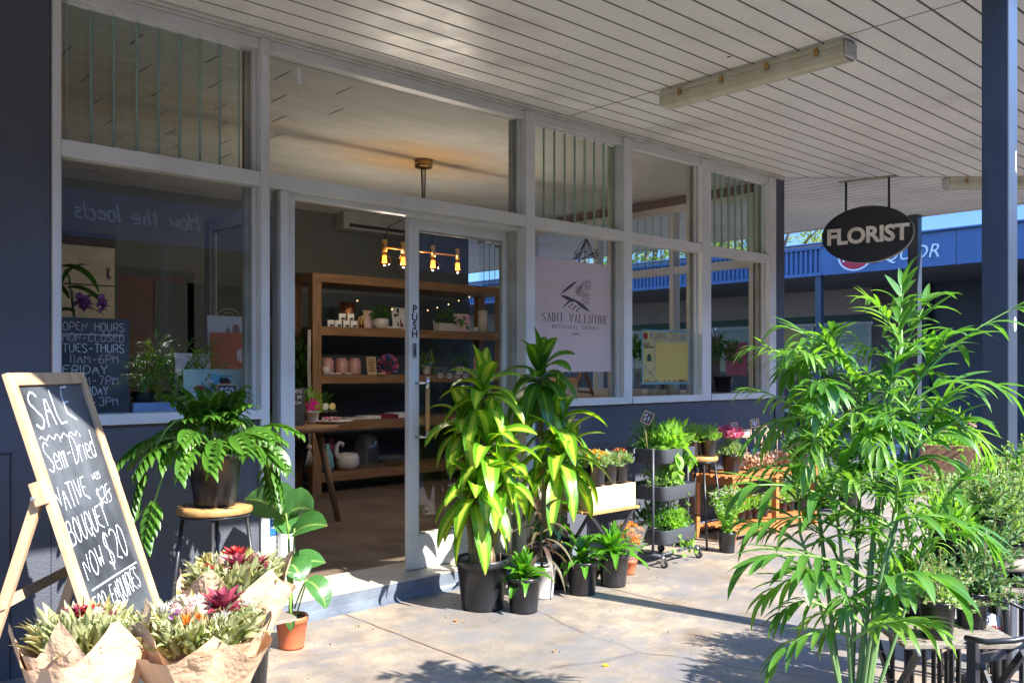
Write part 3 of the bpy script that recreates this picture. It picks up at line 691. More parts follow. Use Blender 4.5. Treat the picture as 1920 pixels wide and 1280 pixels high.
def fluoro(name, x, y, rz, L, label):
    r = thing(name, label, 'light', (x, y, CZ), rz, 'unlit fluorescent battens under the canopy')
    def prof(w, z0, z1, mm, nm, par, cy=0):
        b = MB(); pts = [(-w, z1), (-w, (z0+z1)/2), (-w*.8, z0+.006), (-w*.4, z0), (w*.4, z0), (w*.8, z0+.006), (w, (z0+z1)/2), (w, z1)]
        k = len(pts)
        for xx in (-L/2, L/2):
            for a, c in pts: b.add((xx, a, c))
        for i in range(k-1): b.face([i, k+i, k+i+1, i+1], 0, 1 < i < 5)
        b.face([k-1, 2*k-1, k, 0]); b.face(list(range(k))[::-1]); b.face([k+i for i in range(k)]); return b.build(nm, mm, par, bev=.002)
    b = MB(); b.box((-L/2, -.07, -.035), (L/2, .07, -.001)); b.build('housing', M['cream_plastic'], r, bev=.004)
    prof(.062, -.105, -.036, M['cream_plastic'], 'diffuser', r)
    for i in range(4):
        xx = -L/2+L*(i+.5)/4
        for s in (-1, 1): b = MB(); b.box((xx-.012, s*.068, -.058), (xx+.012, s*.078, -.018)); b.build('clip', M['brass'], r)
    for xx in (L/2, -L/2-.018): b = MB(); b.box((xx, -.06, -.095), (xx+.018, .06, -.01)); b.build('end_cap', M['ceramic'], r, bev=.008)
    return r
a_, b_ = atZ(1250, 192, CZ-.06), atZ(1592, 98, CZ-.06)
fluoro('fluorescent_light', (a_.x+b_.x)/2, (a_.y+b_.y)/2, math.atan2(b_.y-a_.y, b_.x-a_.x), (b_-a_).length, 'long yellowed fluorescent batten overhead, the nearer and larger one')
a_ = atZ(1775, 346, CZ-.06); fluoro('fluorescent_light', a_.x+.44, a_.y-.42, -.76, 1.22, 'farther fluorescent batten half hidden behind the thick near post')

# ---------------- FLORIST sign
c_ = atT(1626, 440, 8.19); sg = thing('hanging_sign', 'black oval sign reading FLORIST hanging on two rods', 'sign', (c_.x, c_.y, c_.z), math.atan2(-.91, .20))
b = MB(); n = 48; A, B = .405, .262
for y in (-.035, .035):
    for j in range(n): a = 2*pi*j/n; b.add((A*math.cos(a), y, B*math.sin(a)))
b.face([j for j in range(n)]); b.face([n+j for j in reversed(range(n))])
for j in range(n): k = (j+1) % n; b.face([j, n+j, n+k, k], 1, True)
b.build('board', [mat('black_gloss_sign', (.011, .012, .018), .25), M['alu_old']], sg)
typeset('lettering', 'FLORIST', .202, mat('cream_letters', (.93, .88, .80), .5), sg, (.004, -.036, -.012), (pi/2, 0, 0), .0012, .0075, space=.97)
for s in (-1, 1):
    b = MB(); b.tube([(s*.19, 0, B*.86), (s*.19, 0, CZ-c_.z)], .011, 8); b.build('rod', M['black'], sg)
b = MB(); b.box((-.25, -.03, CZ-c_.z-.012), (.25, .03, CZ-c_.z-.004)); b.build('mounting_bar', M['alu_old'], sg)

# ---------------- liquor shop across the lane
lq = thing('liquor_shop', 'blue fronted liquor shop across the lane with beige upper wall', 'shop')
LX, WX = 15.4, 18.8
yk = atX(1541, 460, LX).y
b = MB(); b.box((LX, -12, 3.10), (LX+.12, yk-.004, 3.68)); b.build('fascia', M['fblue'], lq)
b = MB(); y = yk
b.box((LX-.02, yk, 3.10), (LX+.1, 26, 3.16)); b.box((LX-.02, yk, 3.60), (LX+.1, 26, 3.66)); b.box((LX+.04, yk, 3.16), (LX+.1, 26, 3.60))
while y < 20: b.box((LX, y, 3.16), (LX+.04, y+.05, 3.60)); y += .1
b.build('ribbed_fascia', M['fblue'], lq)
b = MB(); y = -12
b.box((LX+.1, -12, 3.14), (26, 26, 3.2)); b.box((LX+.1, -12, 3.6), (26, 26, 3.63)); b.build('soffit', mat('liquor_soffit', (.33, .29, .25), .7, c2=(.27, .24, .2), ns=2), lq)
b = MB()
for i in range(24): x_ = LX+.14+i*.14; b.box((x_, -12, 3.1365), (x_+.012, 26, 3.139))
b.build('soffit_groove', M['dark'], lq)
yp = atX(1641, 600, WX).y; yq = atX(1722, 600, WX).y
b = MB(); b.box((WX, -12, .02), (WX+.2, yq, 3.139)); b.build('wall', M['navy_s'], lq)
b = MB(); b.box((WX-.15, yq+.002, .02), (WX+.2, yp, 3.139)); b.build('pillar', mat('brown_pillar', (.16, .12, .11), .7), lq)
b = MB(); b.box((WX-.02, yp+.002, 2.56), (WX+.2, 26, 3.139)); b.build('upper_wall', M['beige'], lq)
b = MB(); b.box((WX-.04, yp+.002, 2.40), (WX+.2, 26, 2.558)); b.build('trim', M['green_strip'], lq)
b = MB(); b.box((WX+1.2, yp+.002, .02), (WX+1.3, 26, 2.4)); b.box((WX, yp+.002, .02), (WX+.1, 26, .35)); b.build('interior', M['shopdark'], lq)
for i in range(9):
    y = yp+.1+i*1.35; f = MB()
    for q in (((WX, y, .35), (WX+.05, y+.05, 2.4)), ((WX, y+1.25, .35), (WX+.05, y+1.3, 2.4)), ((WX, y+.05, 2.33), (WX+.05, y+1.25, 2.4)), ((WX, y+.05, .35), (WX+.05, y+1.25, .42))): f.box(*q)
    fo = f.build('shop_window', M['alu'], lq); g = MB(); g.box((WX+.02, y+.05, .42), (WX+.03, y+1.25, 2.33)); g.build('glass', M['glass'], fo)
    if i in (0, 6, 8):
        wz = MB(); write(wz, (WX+.012, y+1.05, 1.25), (0, -1, 0), (0, 0, 1), (-1, 0, 0), 'LIQUOR', .2, .03, 0, fit=.9); wz.build('window_lettering', mat('faded_window_paint', (.3, .42, .44), .6), fo)
u0, u1 = atX(1648, 484, LX-.01), atX(1741, 474, LX-.01)
typeset('lettering', 'LIQUOR', .33, M['white'], lq, (LX-.012, (u0.y+u1.y)/2, atX(1700, 476, LX).z), (pi/2, 0, -pi/2), .006, 0, .25)
e = atX(1603, 480, LX-.01); b = MB(); n = 32; sc_ = atX(1571, 480, LX).y-atX(1636, 480, LX).y
for k, rr in ((0, 1), (1, .88)):
    ids = [b.add((LX-.012-.004*k, e.y+sc_/2*rr*math.cos(2*pi*j/n), e.z-.0+.27*rr*math.sin(2*pi*j/n))) for j in range(n)]; b.face(ids, k)
b.build('oval_logo', [M['white'], M['red']], lq)
typeset('logo_letters', 'IGA', .30, M['white'], lq, (LX-.02, e.y, e.z+.0), (pi/2, 0, -pi/2), .003, .004, .2)
q = post(LX+.07, atX(1533, 600, LX).y, 3.10, 'blue post under the ribbed blue fascia across the lane')
sgb = thing('shop_sign', 'low beige signboard standing in front of the liquor shop', 'sign', (0, 0, 0)); a_, b_ = atX(1545, 790, WX-.5), atX(1640, 790, WX-.5)
b = MB(); b.box((WX-.53, b_.y, .10), (WX-.47, a_.y, .42)); b.build('panel', M['beige'], sgb); b = MB(); b.box((WX-.55, b_.y+.2, .02), (WX-.45, b_.y+.25, .1)); b.box((WX-.55, a_.y-.25, .02), (WX-.45, a_.y-.2, .1)); b.build('foot', M['black'], sgb)
b = MB(); b.box((LX-.05, -12, 3.682), (LX+.14, 26, 3.72)); b.build('gutter', M['fblue'], lq, bev=.01)
b = MB(); b.tube([(WX-.09, yq-.25, .03), (WX-.09, yq-.25, 3.13)], .04, 10); b.build('downpipe', M['navy_s'], lq)
for y_, w_, z_, m_ in ((yp+.45, .42, 1.35, 'white'), (yp+1.75, .5, 1.7, 'paleyellow'), (yp+3.2, .6, 1.2, 'red'), (yp+5.2, .45, 1.5, 'skyblue')):
    b = MB(); b.box((WX+.012, y_, z_), (WX+.018, y_+w_, z_+w_*1.35)); b.build('window_poster', M[m_], lq)
for k_ in range(5): b = MB(); b.box((LX-.003, yk-2.4-k_*2.4, 3.105), (LX-.0005, yk-2.392-k_*2.4, 3.675)); b.build('fascia_seam', M['ink'], lq)
# bottles on the liquor shop shelves
btl = None; cols = [M['yellow'], M['teal'], M['maroon'], M['brass'], M['ceramic']]
for k in range(4):
    for j in range(8):
        y = yp+1.9+j*.16; z = .55+.42*k; mm = cols[(j//2+k*2) % 5]
        b = MB(); b.lathe([(.001, 0), (.05, 0), (.05, .2), (.02, .26), (.02, .33), (.001, .33)], (0, 0, 0), 8)
        o = b.build('bottle', mm, None, (WX+.6, y, z)); tag(o, '%s bottle, %s from right on the %s shelf in the liquor shop' % (['yellow', 'teal', 'dark red', 'brassy', 'white'][(j//2+k*2) % 5], ['first', 'second', 'third', 'fourth', 'fifth', 'sixth', 'seventh', 'eighth'][j], ['lowest', 'second lowest', 'second highest', 'highest'][k]), 'bottle', 'bottles on shelves in the liquor shop')
sh = MB()
for k in range(4): sh.box((WX+.5, yp+1.7, .52+.42*k), (WX+.75, yp+3.4, .548+.42*k))
tag(sh.build('bottle_shelf', M['alu_old']), 'bottle shelving behind the glass of the liquor shop', 'shelf')

# ---------------- opposite side of the walkway (seen mirrored in the windows)
op = thing('opposite_shop', 'dark shop row opposite with blue fascia and handwritten slogan, mirrored in the windows', 'shop')
OY = -8.0
b = MB(); b.box((-10, OY-.1, 3.10), (30, OY, 3.72)); b.build('fascia', M['fblue'], op)
b = MB(); b.box((-10, OY-1.2, 3.17), (30, OY-1.0, 4.75)); b.build('parapet', mat('dark_parapet', (.12, .11, .10), .8), op)
b = MB(); b.box((-10, OY-3.2, 3.13), (30, OY-.1, 3.16)); b.build('soffit', M['fascia_trim'], op)
b = MB(); b.box((-10, OY-3.6, -.12), (30, OY-3.2, 3.9)); b.build('wall', mat('dark_red_brick', (.10, .05, .045), .8), op)
b = MB()
for i in range(9): b.box((-8+i*4, OY-3.19, .4), (-5.2+i*4, OY-3.15, 2.3))
b.build('shop_window', mat('dim_shop_glass', (.03, .04, .05), .15), op)
for x_, t_ in ((4.42, 'How the locals'), (18.4, 'How the locals like it')):
    b = MB(); write(b, (x_, OY+.003, 3.34), (-1, 0, 0), (0, 0, 1), (0, 1, 0), t_, .24, .032, 0, center=True, fit=1.7 if len(t_) < 15 else 3.6, slant=.2, jit=.1); b.build('slogan', M['chalk'], op)
for x_, nn in ((4.8, 'first'), (11.5, 'second')): post(x_, OY-.1+.1-.06, 3.10, 'post of the opposite shop row, the %s one, seen only as a reflection' % nn)

# ---------------- trees beyond the roofs
def tree(x, y, H, cr, label, n=2600):
    r = thing('gum_tree', label, 'tree', (x, y, 0), group='trees beyond the shop roofs')
    t = MB(); t.tube([(0, 0, -.2), (.1, .05, H*.3), (.0, .2, H*.55), (.1, .1, H*.8)], [.22, .17, .12, .05], 8)
    cl = []
    for i in range(12):
        a = rv(0, 6.3); z = rv(.45, 1)*H; c = V((math.cos(a)*cr*rv(.2, .9), math.sin(a)*cr*rv(.2, .9), z)); cl.append((c, rv(.5, 1.1)*cr*.42))
        t.tube(arc((.03, .1, H*.45), c, 5, (0, 0, .3)), [.09, .07, .05, .04, .03, .015], 5)
    t.build('trunk', M['treebark'], r); cb = MB()
    for _ in range(n):
        c, rr = cl[int(rv(0, len(cl)))]; o = dirv(rv(0, 6.3), rv(-1.2, 1.5)); quadleaf(cb, c+o*rr*rv(.35, 1.1), o+V((0, 0, -.5)), rv(.14, .26), rv(.06, .1))
    cb.build('crown', M['tree'], r); return r
for i, (px, t, H) in enumerate(((1440, 27, 7.2), (1500, 33, 6.4), (1330, 30, 8.0), (1215, 28, 6.5), (1742, 34, 5.2), (1100, 36, 8.5))):
    p = atT(px, 692, t); tree(p.x, p.y, H, 2.6 if i != 4 else 1.3, ['leafy tree just left of the florist sign, above the ribbed fascia', 'tree right behind the florist sign', 'tall tree seen through the corner window', 'tree seen through the calendar window', 'small pale tree top right of the second post', 'farthest tree, seen over the pink poster'][i])

# ============================================================ THINGS OUTSIDE
# ---------------- sandwich board
cw = lambda a, b, z: CAM + RGT*a + FWD*b + V((0, 0, z-1.35))
def sandwich():
    r = thing('sandwich_board', 'tall timber framed A frame blackboard advertising a SALE in white chalk', 'sign', (0, 0, 0))
    A, B_ = cw(-1.672, 2.9, 1.335), cw(-1.712, 3.5, 1.335)          # top corners
    wdir = (B_-A).normalized(); lean = RGT*.335-V((0, 0, 1)); lean.normalize(); N = wdir.cross(lean).normalized()
    if N.dot(RGT) < 0: N = -N
    Wd = (B_-A).length; L = 1.36
    fr = MB(); t = .045
    def rail(p, q, w, d): fr.bar(p, q, w, d, 0, up=N)
    rail(A+wdir*t/2, A+wdir*t/2+lean*L, t, .022); rail(B_-wdir*t/2, B_-wdir*t/2+lean*L, t, .022)
    rail(A+wdir*t+lean*.022, B_-wdir*t+lean*.022, t, .0215); rail(A+wdir*t+lean*(L-.12), B_-wdir*t+lean*(L-.12), t, .0215)
    fr.build('frame', M['pale'], r, bev=.002)
    b = MB(); b.obox((A+B_)/2+lean*(L/2-.05)-N*.004, wdir*(Wd/2-t*.7), lean*(L/2-.07), N*.004); b.build('blackboard', M['chalkboard'], r)
    tx = MB(); o = A+wdir*(t+.012)+N*.0006; Uu = wdir; Vv = -lean
    W_ = Wd-2*t-.03
    def line(s, d, h, f=1.0, x=0, wd=.006, **k): 
        write(tx, o+lean*(d*.89)+Uu*x*W_, (Uu+Vv*.05), Vv, N, s, h, wd*.8, 0, fit=W_*f, jit=.12, **k)
    line('SALE', .225, .13, .72, .08, .0105); line('~', 0, 0) if 0 else None
    zz = [(x*.0145, .009*math.sin(x*1.6)) for x in range(0, 22)]; ribbon(tx, o+lean*.235+Uu*.03, Uu, Vv, N, [zz], .005)
    line('Semi-Dried', .40, .105, .86, .05, .0058, slant=.15); line('NATIVE', .555, .085, .56, .0, .0065); line('was', .475, .045, .17, .68, .0045); line('$35', .585, .065, .27, .66, .005)
    ribbon(tx, o+lean*.50+Uu*.66*W_, Uu, Vv, N, [[(0, -.012), (W_*.27, .03)]], .004)
    line('BOUQUET', .69, .085, .72, .02, .0065); line('NOW', .835, .085, .37, .08, .0065); line('$20', .83, .12, .42, .5, .0075)
    ribbon(tx, o+lean*.778+Uu*.04, Uu, Vv, N, [[(0, 0), (W_*.4, .003), (W_*.88, .004)]], .006)
    line('FOR ENQUIRIES', .992, .08, .88, .05, .0058); line('email:', 1.075, .05, .22, .08, .0042); line('hello@saintvalentinefbr.com.au', 1.145, .05, .93, .05, .0036)
    tx.build('chalk_writing', M['chalk'], r)
    hA, hB = A+lean*.42-N*.03, B_+lean*.42-N*.03; foot = lambda h: V((h.x, h.y, 0))-RGT*.30
    for h, c in ((hA, -1), (hB, 1)):
        lg = MB(); lg.bar(h-wdir*c*.02, foot(h)-wdir*c*.02, .026, .034, 0, up=N); lg.build('rear_leg', M['pale'], r, bev=.002)
        bk = MB(); bk.obox(h+N*.016-lean*.01, wdir*.014, lean*.04, N*.022); bk.tube([h-wdir*c*.03, h+wdir*c*.03], .008, 8, 1); bk.build('hinge_bracket', [M['pale'], M['steel']], r, bev=.003)
    for k in (.38, .86):
        br = MB(); br.bar(hA.lerp(foot(hA), k), hB.lerp(foot(hB), k), .034, .018, 0, up=N); br.build('crossbar', M['pale'], r)
sandwich()

# ---------------- stools
def stool(name, label, x, y, H, rs, top_mat, leg_mat, spread=1.35, group=None, rz=0, ring=.3, plank=True):
    r = thing(name, label, 'stool', (x, y, 0), rz, group)
    b = MB(); b.lathe([(.0005, H-.03), (rs*.97, H-.03), (rs, H-.026), (rs, H-.005), (rs*.985, H), (.0005, H)], (0, 0, 0), 40); b.build('seat', top_mat, r)
    b = MB(); b.tube([(rs*.9*math.cos(a), rs*.9*math.sin(a), H-.038) for a in [2*pi*j/28 for j in range(29)]], .008, 6); b.build('seat_ring', leg_mat, r)
    for k in range(4):
        a = pi/4+pi/2*k; c, s = math.cos(a), math.sin(a)
        b = MB(); b.tube([(rs*.82*c, rs*.82*s, H-.04), (rs*spread*c, rs*spread*s, .0)], .0085, 8); b.build('leg', leg_mat, r)
    b = MB(); q = rs*(.82+(spread-.82)*(1-ring))*.98
    b.tube([(q*math.cos(pi/4+pi/2*k), q*math.sin(pi/4+pi/2*k), H*ring) for k in range(5)], .006, 6); b.build('footrest', leg_mat, r)
    return r
sp = atT(403, 952, 3.93)
stool('bar_stool', 'round timber seat stool on thin black legs under the big lobed plant', sp.x, sp.y, sp.z+.012, .163, M['seat'], M['black'], rz=.3)
# ---------------- xanadu
def lobed(mb, b, d, L, w, m, roll):
    """a drooping blade with finger lobes on both sides"""
    d = V(d).normalized(); sd = d.cross(UP)
    if sd.length < .1: sd = V((1, 0, 0))
    sd = Matrix.Rotation(roll, 3, d) @ sd.normalized(); p = V(b); n = 6; st = L/n
    pts = []
    for i in range(n+1):
        pts.append((p.copy(), d.copy(), sd.copy())); nd = (d+V((0, 0, -.17))).normalized(); p = p+nd*st; sd = (sd-nd*sd.dot(nd)).normalized(); d = nd
    k = len(mb.v)
    for i, (q, dd, s) in enumerate(pts):
        t = i/n; ww = w*.25*(.55+.6*math.sin(pi*min(1, t*1.05)))*(1 if i < n else .2); up = s.cross(dd)
        mb.add(q-s*ww+up*ww*.3, (.3, t)); mb.add(q, (.5, t)); mb.add(q+s*ww+up*ww*.3, (.7, t))
    for i in range(n):
        a = k+i*3; mb.face([a, a+1, a+4, a+3], m, True); mb.face([a+1, a+2, a+5, a+4], m, True)
    for i, (q, dd, s) in enumerate(pts[:-1]):
        t = (i+.3)/n
        for sg in (-1, 1):
            ll = w*.62*(1-.5*t)*rv(.8, 1.2)
            leaf(mb, q+dd*st*.4, (s*sg*.9+dd*(.15+.8*t)+s.cross(dd)*.12), ll*1.15, st*1.0, .8, 4, lambda x: (.9, 1.0, .85, .5, .04)[min(4, int(x*4+.01))], .12, m)
xp = atT(408, 945, 3.93)
xr_ = thing('lobed_leaf_plant', 'big plant with deeply cut glossy leaves in a black pot, on the left stool', 'potted plant', (sp.x, sp.y, sp.z+.0135))
potpart(xr_, .088, .125, .235)
st_, fo = MB(), MB()
for i in range(50):
    az = rv(0, 2*pi); t = rv(0, 1); el = 1.35-.95*t; L = rv(.13, .22)+.10*t
    L *= .88; b0 = V((math.cos(az)*.03, math.sin(az)*.03, .21)); d = dirv(az, el); e = b0+d*L; pts = arc(b0, e+V((0, 0, -.04*t)), 5, V((0, 0, .05*t)))
    st_.tube(pts, [.0042]*6, 5, 0, False); dd = (pts[-1]-pts[-2]).normalized()
    lobed(fo, pts[-1], dd+V((0, 0, .1)), rv(.13, .18), rv(.11, .15), 0, rv(-.6, .6))
for az, L, dz in ((3.5, .33, -.15), (3.1, .30, -.04), (.2, .28, -.06), (5.5, .26, -.04)):
    b0 = V((0, 0, .21)); e = V((math.cos(az)*L, math.sin(az)*L, .21+dz)); pts = arc(b0, e, 7, V((0, 0, .20)))
    st_.tube(pts, [.0045]*8, 5, 0, False); lobed(fo, pts[-1], pts[-1]-pts[-2], .19, .13, 0, rv(-.3, .3))
st_.build('petioles', M['stem2'], xr_); fo.build('foliage', M['xan'], xr_)

# ---------------- terracotta pot with paddle leaves
c = gpos(547, 1219, .055); r = thing('paddle_leaf_plant', 'small bird of paradise plant with broad paddle leaves in an orange plastic pot', 'potted plant', (c.x, c.y, 0))
potpart(r, .060, .077, .155, M['terra'], .014, .9)
tc_ = (V((c.x, c.y, 0))-CAM).dot(FWD)
def rel(px, py, dt=0): return atT(px, py, tc_+dt)-V((c.x, c.y, 0))
tt = MB(); tt.tube(arc((-.005, 0, .13), rel(541, 1000), 5, (0, 0, 0)), [.011, .009, .008, .007, .006, .005], 6)
for a, b in (((545, 1120), (548, 1040)), ((548, 1140), (552, 990)), ((548, 1150), (535, 1060)), ((552, 1140), (575, 1085))): tt.tube(arc(rel(*a), rel(*b), 6, (0, 0, .01)), .0045, 5)
tt.tube(arc((.02, 0, .13), rel(576, 1088), 6, (0, 0, .01)), .004, 5)
tt.tube(arc(rel(541, 1000), rel(536, 962), 3, (0, 0, 0)), .005, 5)
tt.build('stem', M['stem2'], r)
def pad(a, b, w, droop=.8, roll=0, dt=0, dt2=0, wave=0):
    q = MB(); A, Bp = rel(*a, dt), rel(*b, dt2); L = (Bp-A).length*1.06
    leaf(q, A, (Bp-A).normalized()+V((0, 0, .35*droop)), L*1.1, w*1.45, droop, 9, paddle, .16, 0, roll, wave); q.build('leaf', M['strel'], r)
pad((536, 965), (478, 922), .17, .5, .9, 0, -.1); pad((536, 965), (577, 938), .16, .8, -.9, 0, .05, .04); pad((536, 964), (520, 905), .13, .2, .2, .02, .05)
pad((550, 1000), (600, 968), .11, .5, .7, 0, -.08); pad((548, 1000), (528, 960), .09, .4, -.6, .04, .1)
pad((545, 1062), (599, 1040), .085, .5, .8); pad((540, 1060), (568, 1058), .11, 1.6, .3, -.05, -.12); pad((547, 1052), (517, 1048), .09, .8, .2, -.05, -.1)
pad((576, 1088), (620, 1120), .085, 1.3, .4, 0, -.05); pad((548, 1150), (545, 1178), .035, 1.2, .2, -.06, -.09)

# ---------------- hairpin stand behind the bouquets
p0 = gpos(505, 1224); b = MB(); r = thing('plant_stand', 'low black hairpin stand behind the wrapped bouquets', 'stand', (0, 0, 0))
zt_ = .21
for dx_, dy_ in ((0, 0), (-.30, .02), (-.27, -.30)):
    f = V((p0.x+dx_, p0.y+dy_, .012)); b = MB(); b.tube([f+V((-.02, .06, zt_)), f+V((-.004, .01, .02)), f, f+V((-.012, .002, 0)), f+V((-.13, .05, zt_))], .0075, 8); b.build('leg', M['black'], r)
b = MB(); b.box((p0.x-.37, p0.y-.26, zt_), (p0.x-.0, p0.y+.11, zt_+.018)); b.build('shelf', M['grey_wood'], r)

# ---------------- bouquets in kraft paper
def bucket(label, px, py, t, rb, rt, h, pale=False):
    c = atT(px, py, t); r = thing('bucket', label, 'bucket', (c.x, c.y, 0), 0, 'black buckets holding the wrapped bouquets')
    b = MB(); b.lathe([(.001, .004), (rb, 0), (rt, h-.02), (rt*1.05, h-.018), (rt*1.05, h), (rt*.97, h), (rt*.9, h-.1), (rb*.9, .02), (.001, .02)], (0, 0, 0), 28); b.build('shell', M['potblack'], r); return c
def bouquet(label, c, zb, zr, R0, R1, tilt, seed, fl, fold=1.0, n=150):
    """paper cone from z=zb (radius R0) to z=zr (radius R1), leaning by tilt"""
    global RN; old = RN; RN = random.Random(seed)
    r = thing('wrapped_bouquet', label, 'bouquet', (c.x, c.y, zb)); H = zr-zb; T = V(tilt)
    b = MB(); N_ = 56; K = 7; lob = [rv(0, 6.28) for _ in range(4)]
    cs_ = [(lob[0]+k_*2.1+rv(-.3, .3), rv(.05, .12), rv(.45, .7)) for k_ in range(3)]
    def edge(a):
        e = .012*math.sin(3*a+lob[1])
        for c0, hh, wd_ in cs_: dd_ = abs((a-c0+pi) % (2*pi)-pi); e += hh*max(0, 1-dd_/wd_)
        return e
    for layer, (dr, dh) in enumerate(((0, 0), (.012, -.045))):
        k0 = len(b.v)
        for i in range(K+1):
            t = i/K
            for j in range(N_):
                a = 2*pi*j/N_; cr = 1+.055*math.sin(a*5+lob[1]+layer)*t+.03*math.sin(a*11+lob[2]+t*3)*t*(1+.5*math.sin(t*9))+.014*math.sin(a*23+lob[3])*t
                rad = (R0+(R1-R0)*t**1.25)*cr+dr; z = H*t+(edge(a+layer*1.1)*fold+dh*.5)*t*t*t
                b.add(V((math.cos(a)*rad, math.sin(a)*rad, z))+T*t, (j/N_, t))
        for i in range(K):
            for j in range(N_):
                q = k0+i*N_+j; q2 = k0+i*N_+(j+1) % N_; b.face([q, q2, q2+N_, q+N_], 0, (j+layer) % 4 != 0)
    b.build('wrapping_paper', M['kraft'], r)
    g1, g2 = MB(), MB(); top = T+V((0, 0, H*.86))
    for i in range(n):
        a = rv(0, 6.3); q = R1*.66*math.sqrt(rv(0, 1)); p = top+V((math.cos(a)*q, math.sin(a)*q, rv(.0, .05)))
        d = V((math.cos(a)*q*3.2, math.sin(a)*q*3.2, rv(.45, 1.1)))
        leaf(g1 if i % 3 else g2, p, d, rv(.07, .125), rv(.018, .032), rv(.1, .8), 5, lance, .25, 0, rv(-.8, .8), 0, rv(-.5, .5))
    for i in range(n//5):
        a = rv(0, 6.3); q = R1*.8*math.sqrt(rv(0, 1)); p = top+V((math.cos(a)*q, math.sin(a)*q, .06)); 
        for _ in range(10): quadleaf(g1, p+V((rv(-.02, .02), rv(-.02, .02), rv(0, .05))), dirv(rv(0, 6.3), rv(.2, 1.4)), .03, .008, 0)
    for i in range(n//6):
        a = rv(0, 6.3); q = R1*.66*math.sqrt(rv(0, 1)); dome(g2, top+V((math.cos(a)*q, math.sin(a)*q, .05)), .03, .04, 9, .03, .009, 0)
    g1.build('eucalyptus_leaves', M['gum'], r); g2.build('dark_leaves', M['gum2'], r)
    for kind, px, py, sz in fl:
        p = V(px) if isinstance(px, V) else None
        x, y = px, py; p = top+V((x*R1*RGT.x+y*R1*FWD.x, x*R1*RGT.y+y*R1*FWD.y, .075+.03*(1-x*x-y*y)))
        f = MB(); up = (V((x*.5, y*.5, 1))-FWD*.5).normalized()
        if kind == 'star':
            for ring, (cnt, el, L) in enumerate(((7, 1.25, .8), (9, .75, 1), (9, .25, .95))):
                for j in range(cnt): leaf(f, p, dirv(2*pi*j/cnt+ring*.4+rv(-.1, .1), el)+up*.3, sz*L*rv(.85, 1.1), sz*.34, .25, 4, lance, .3, 0)
            f.build('star_flower', M['f_crim'] if rv(0, 1) < .6 else M['f_red'], r)
        elif kind == 'pin':
            f.ball(p, sz*.52, 0, 12, 1.2)
            for _ in range(170):
                o = dirv(rv(0, 6.3), rv(-.5, 1.55)); quadleaf(f, p+o*sz*.5, o+V((0, 0, .3)), sz*.26, sz*.045, 1)
            f.build('pincushion_flower', [M['f_blush'], M['f_white']], r)
        else:
            for _ in range(46): o = dirv(rv(0, 6.3), rv(.1, 1.5)); quadleaf(f, p+o*sz*.15, o, sz*.6, sz*.16, 0)
            f.build('filler_flower', M[kind], r)
    RN = old
cC = bucket('black bucket at the back, holding the rear bouquet', 436, 1200, 3.12, .10, .125, .38)
cB = bucket('black bucket in the middle holding the brightest bouquet', 385, 1270, 2.66, .10, .122, .36)
cA = bucket('black bucket at far left below the chalkboard', 160, 1300, 2.50, .10, .12, .36)
bouquet('rear kraft paper bouquet with crimson star flowers leaning on the stool', cC, .29, .59, .08, .185, (.02, .015, 0), 3,
        [('star', -.1, .3, .075), ('star', .12, -.30, .07), ('star', .45, -.2, .065), ('pin', -.2, -.05, .055), ('pin', .05, .0, .05), ('f_red', -.45, -.3, .04), ('star', .05, -.05, .055), ('f_white', -.4, .2, .05), ('f_white', .3, .4, .05), ('gum2', -.55, .1, .07)], 1.15, 330)
bouquet('front kraft paper bouquet with pale pincushion flowers and one pink star flower', cB, .27, .56, .08, .20, (-.03, -.03, 0), 8,
        [('pin', -.02, -.02, .075), ('pin', -.35, .22, .07), ('star', .32, .1, .095), ('pin', -.05, .4, .05), ('f_orange', -.0, -.5, .05), ('f_orange', .12, -.42, .045), ('f_orchid', -.25, -.2, .04), ('f_white', .15, .3, .05), ('f_white', -.2, .5, .06), ('star', -.05, .62, .055), ('f_white', -.5, -.1, .06), ('f_white', .45, -.3, .05), ('f_blush', -.1, -.25, .05), ('f_white', .6, .3, .06), ('f_crim', -.6, .3, .04)], 1.0, 420)
bouquet('left kraft paper bouquet, mostly hidden in its paper, below the chalkboard', cA, .26, .575, .08, .165, (-.0, .0, 0), 5,
        [('pin', .15, .1, .05), ('star', -.3, .3, .05), ('star', -.05, .35, .05), ('f_crim', .2, .4, .04), ('f_white', .1, .2, .04)], 1.1, 240)
a_ = atT(243, 1262, 2.62); r = thing('price_board', 'small blackboard with a chalk squiggle between the two front bouquets', 'sign', (a_.x, a_.y, 0), .35)
b = MB(); b.obox((0, 0, .12), (.07, 0, 0), (0, .004, 0), (0, .03, .12)); b.build('board', M['board_dark'], r)
b = MB(); ribbon(b, (-.05, -.035, .13), (1, 0, 0), (0, .25, .97), (0, -1, .25), [[(x*.007, .016*math.sin(x*.9)+x*.004) for x in range(15)]], .004, 0, 0, 0, None, .012); b.build('chalk_writing', M['chalk'], r)

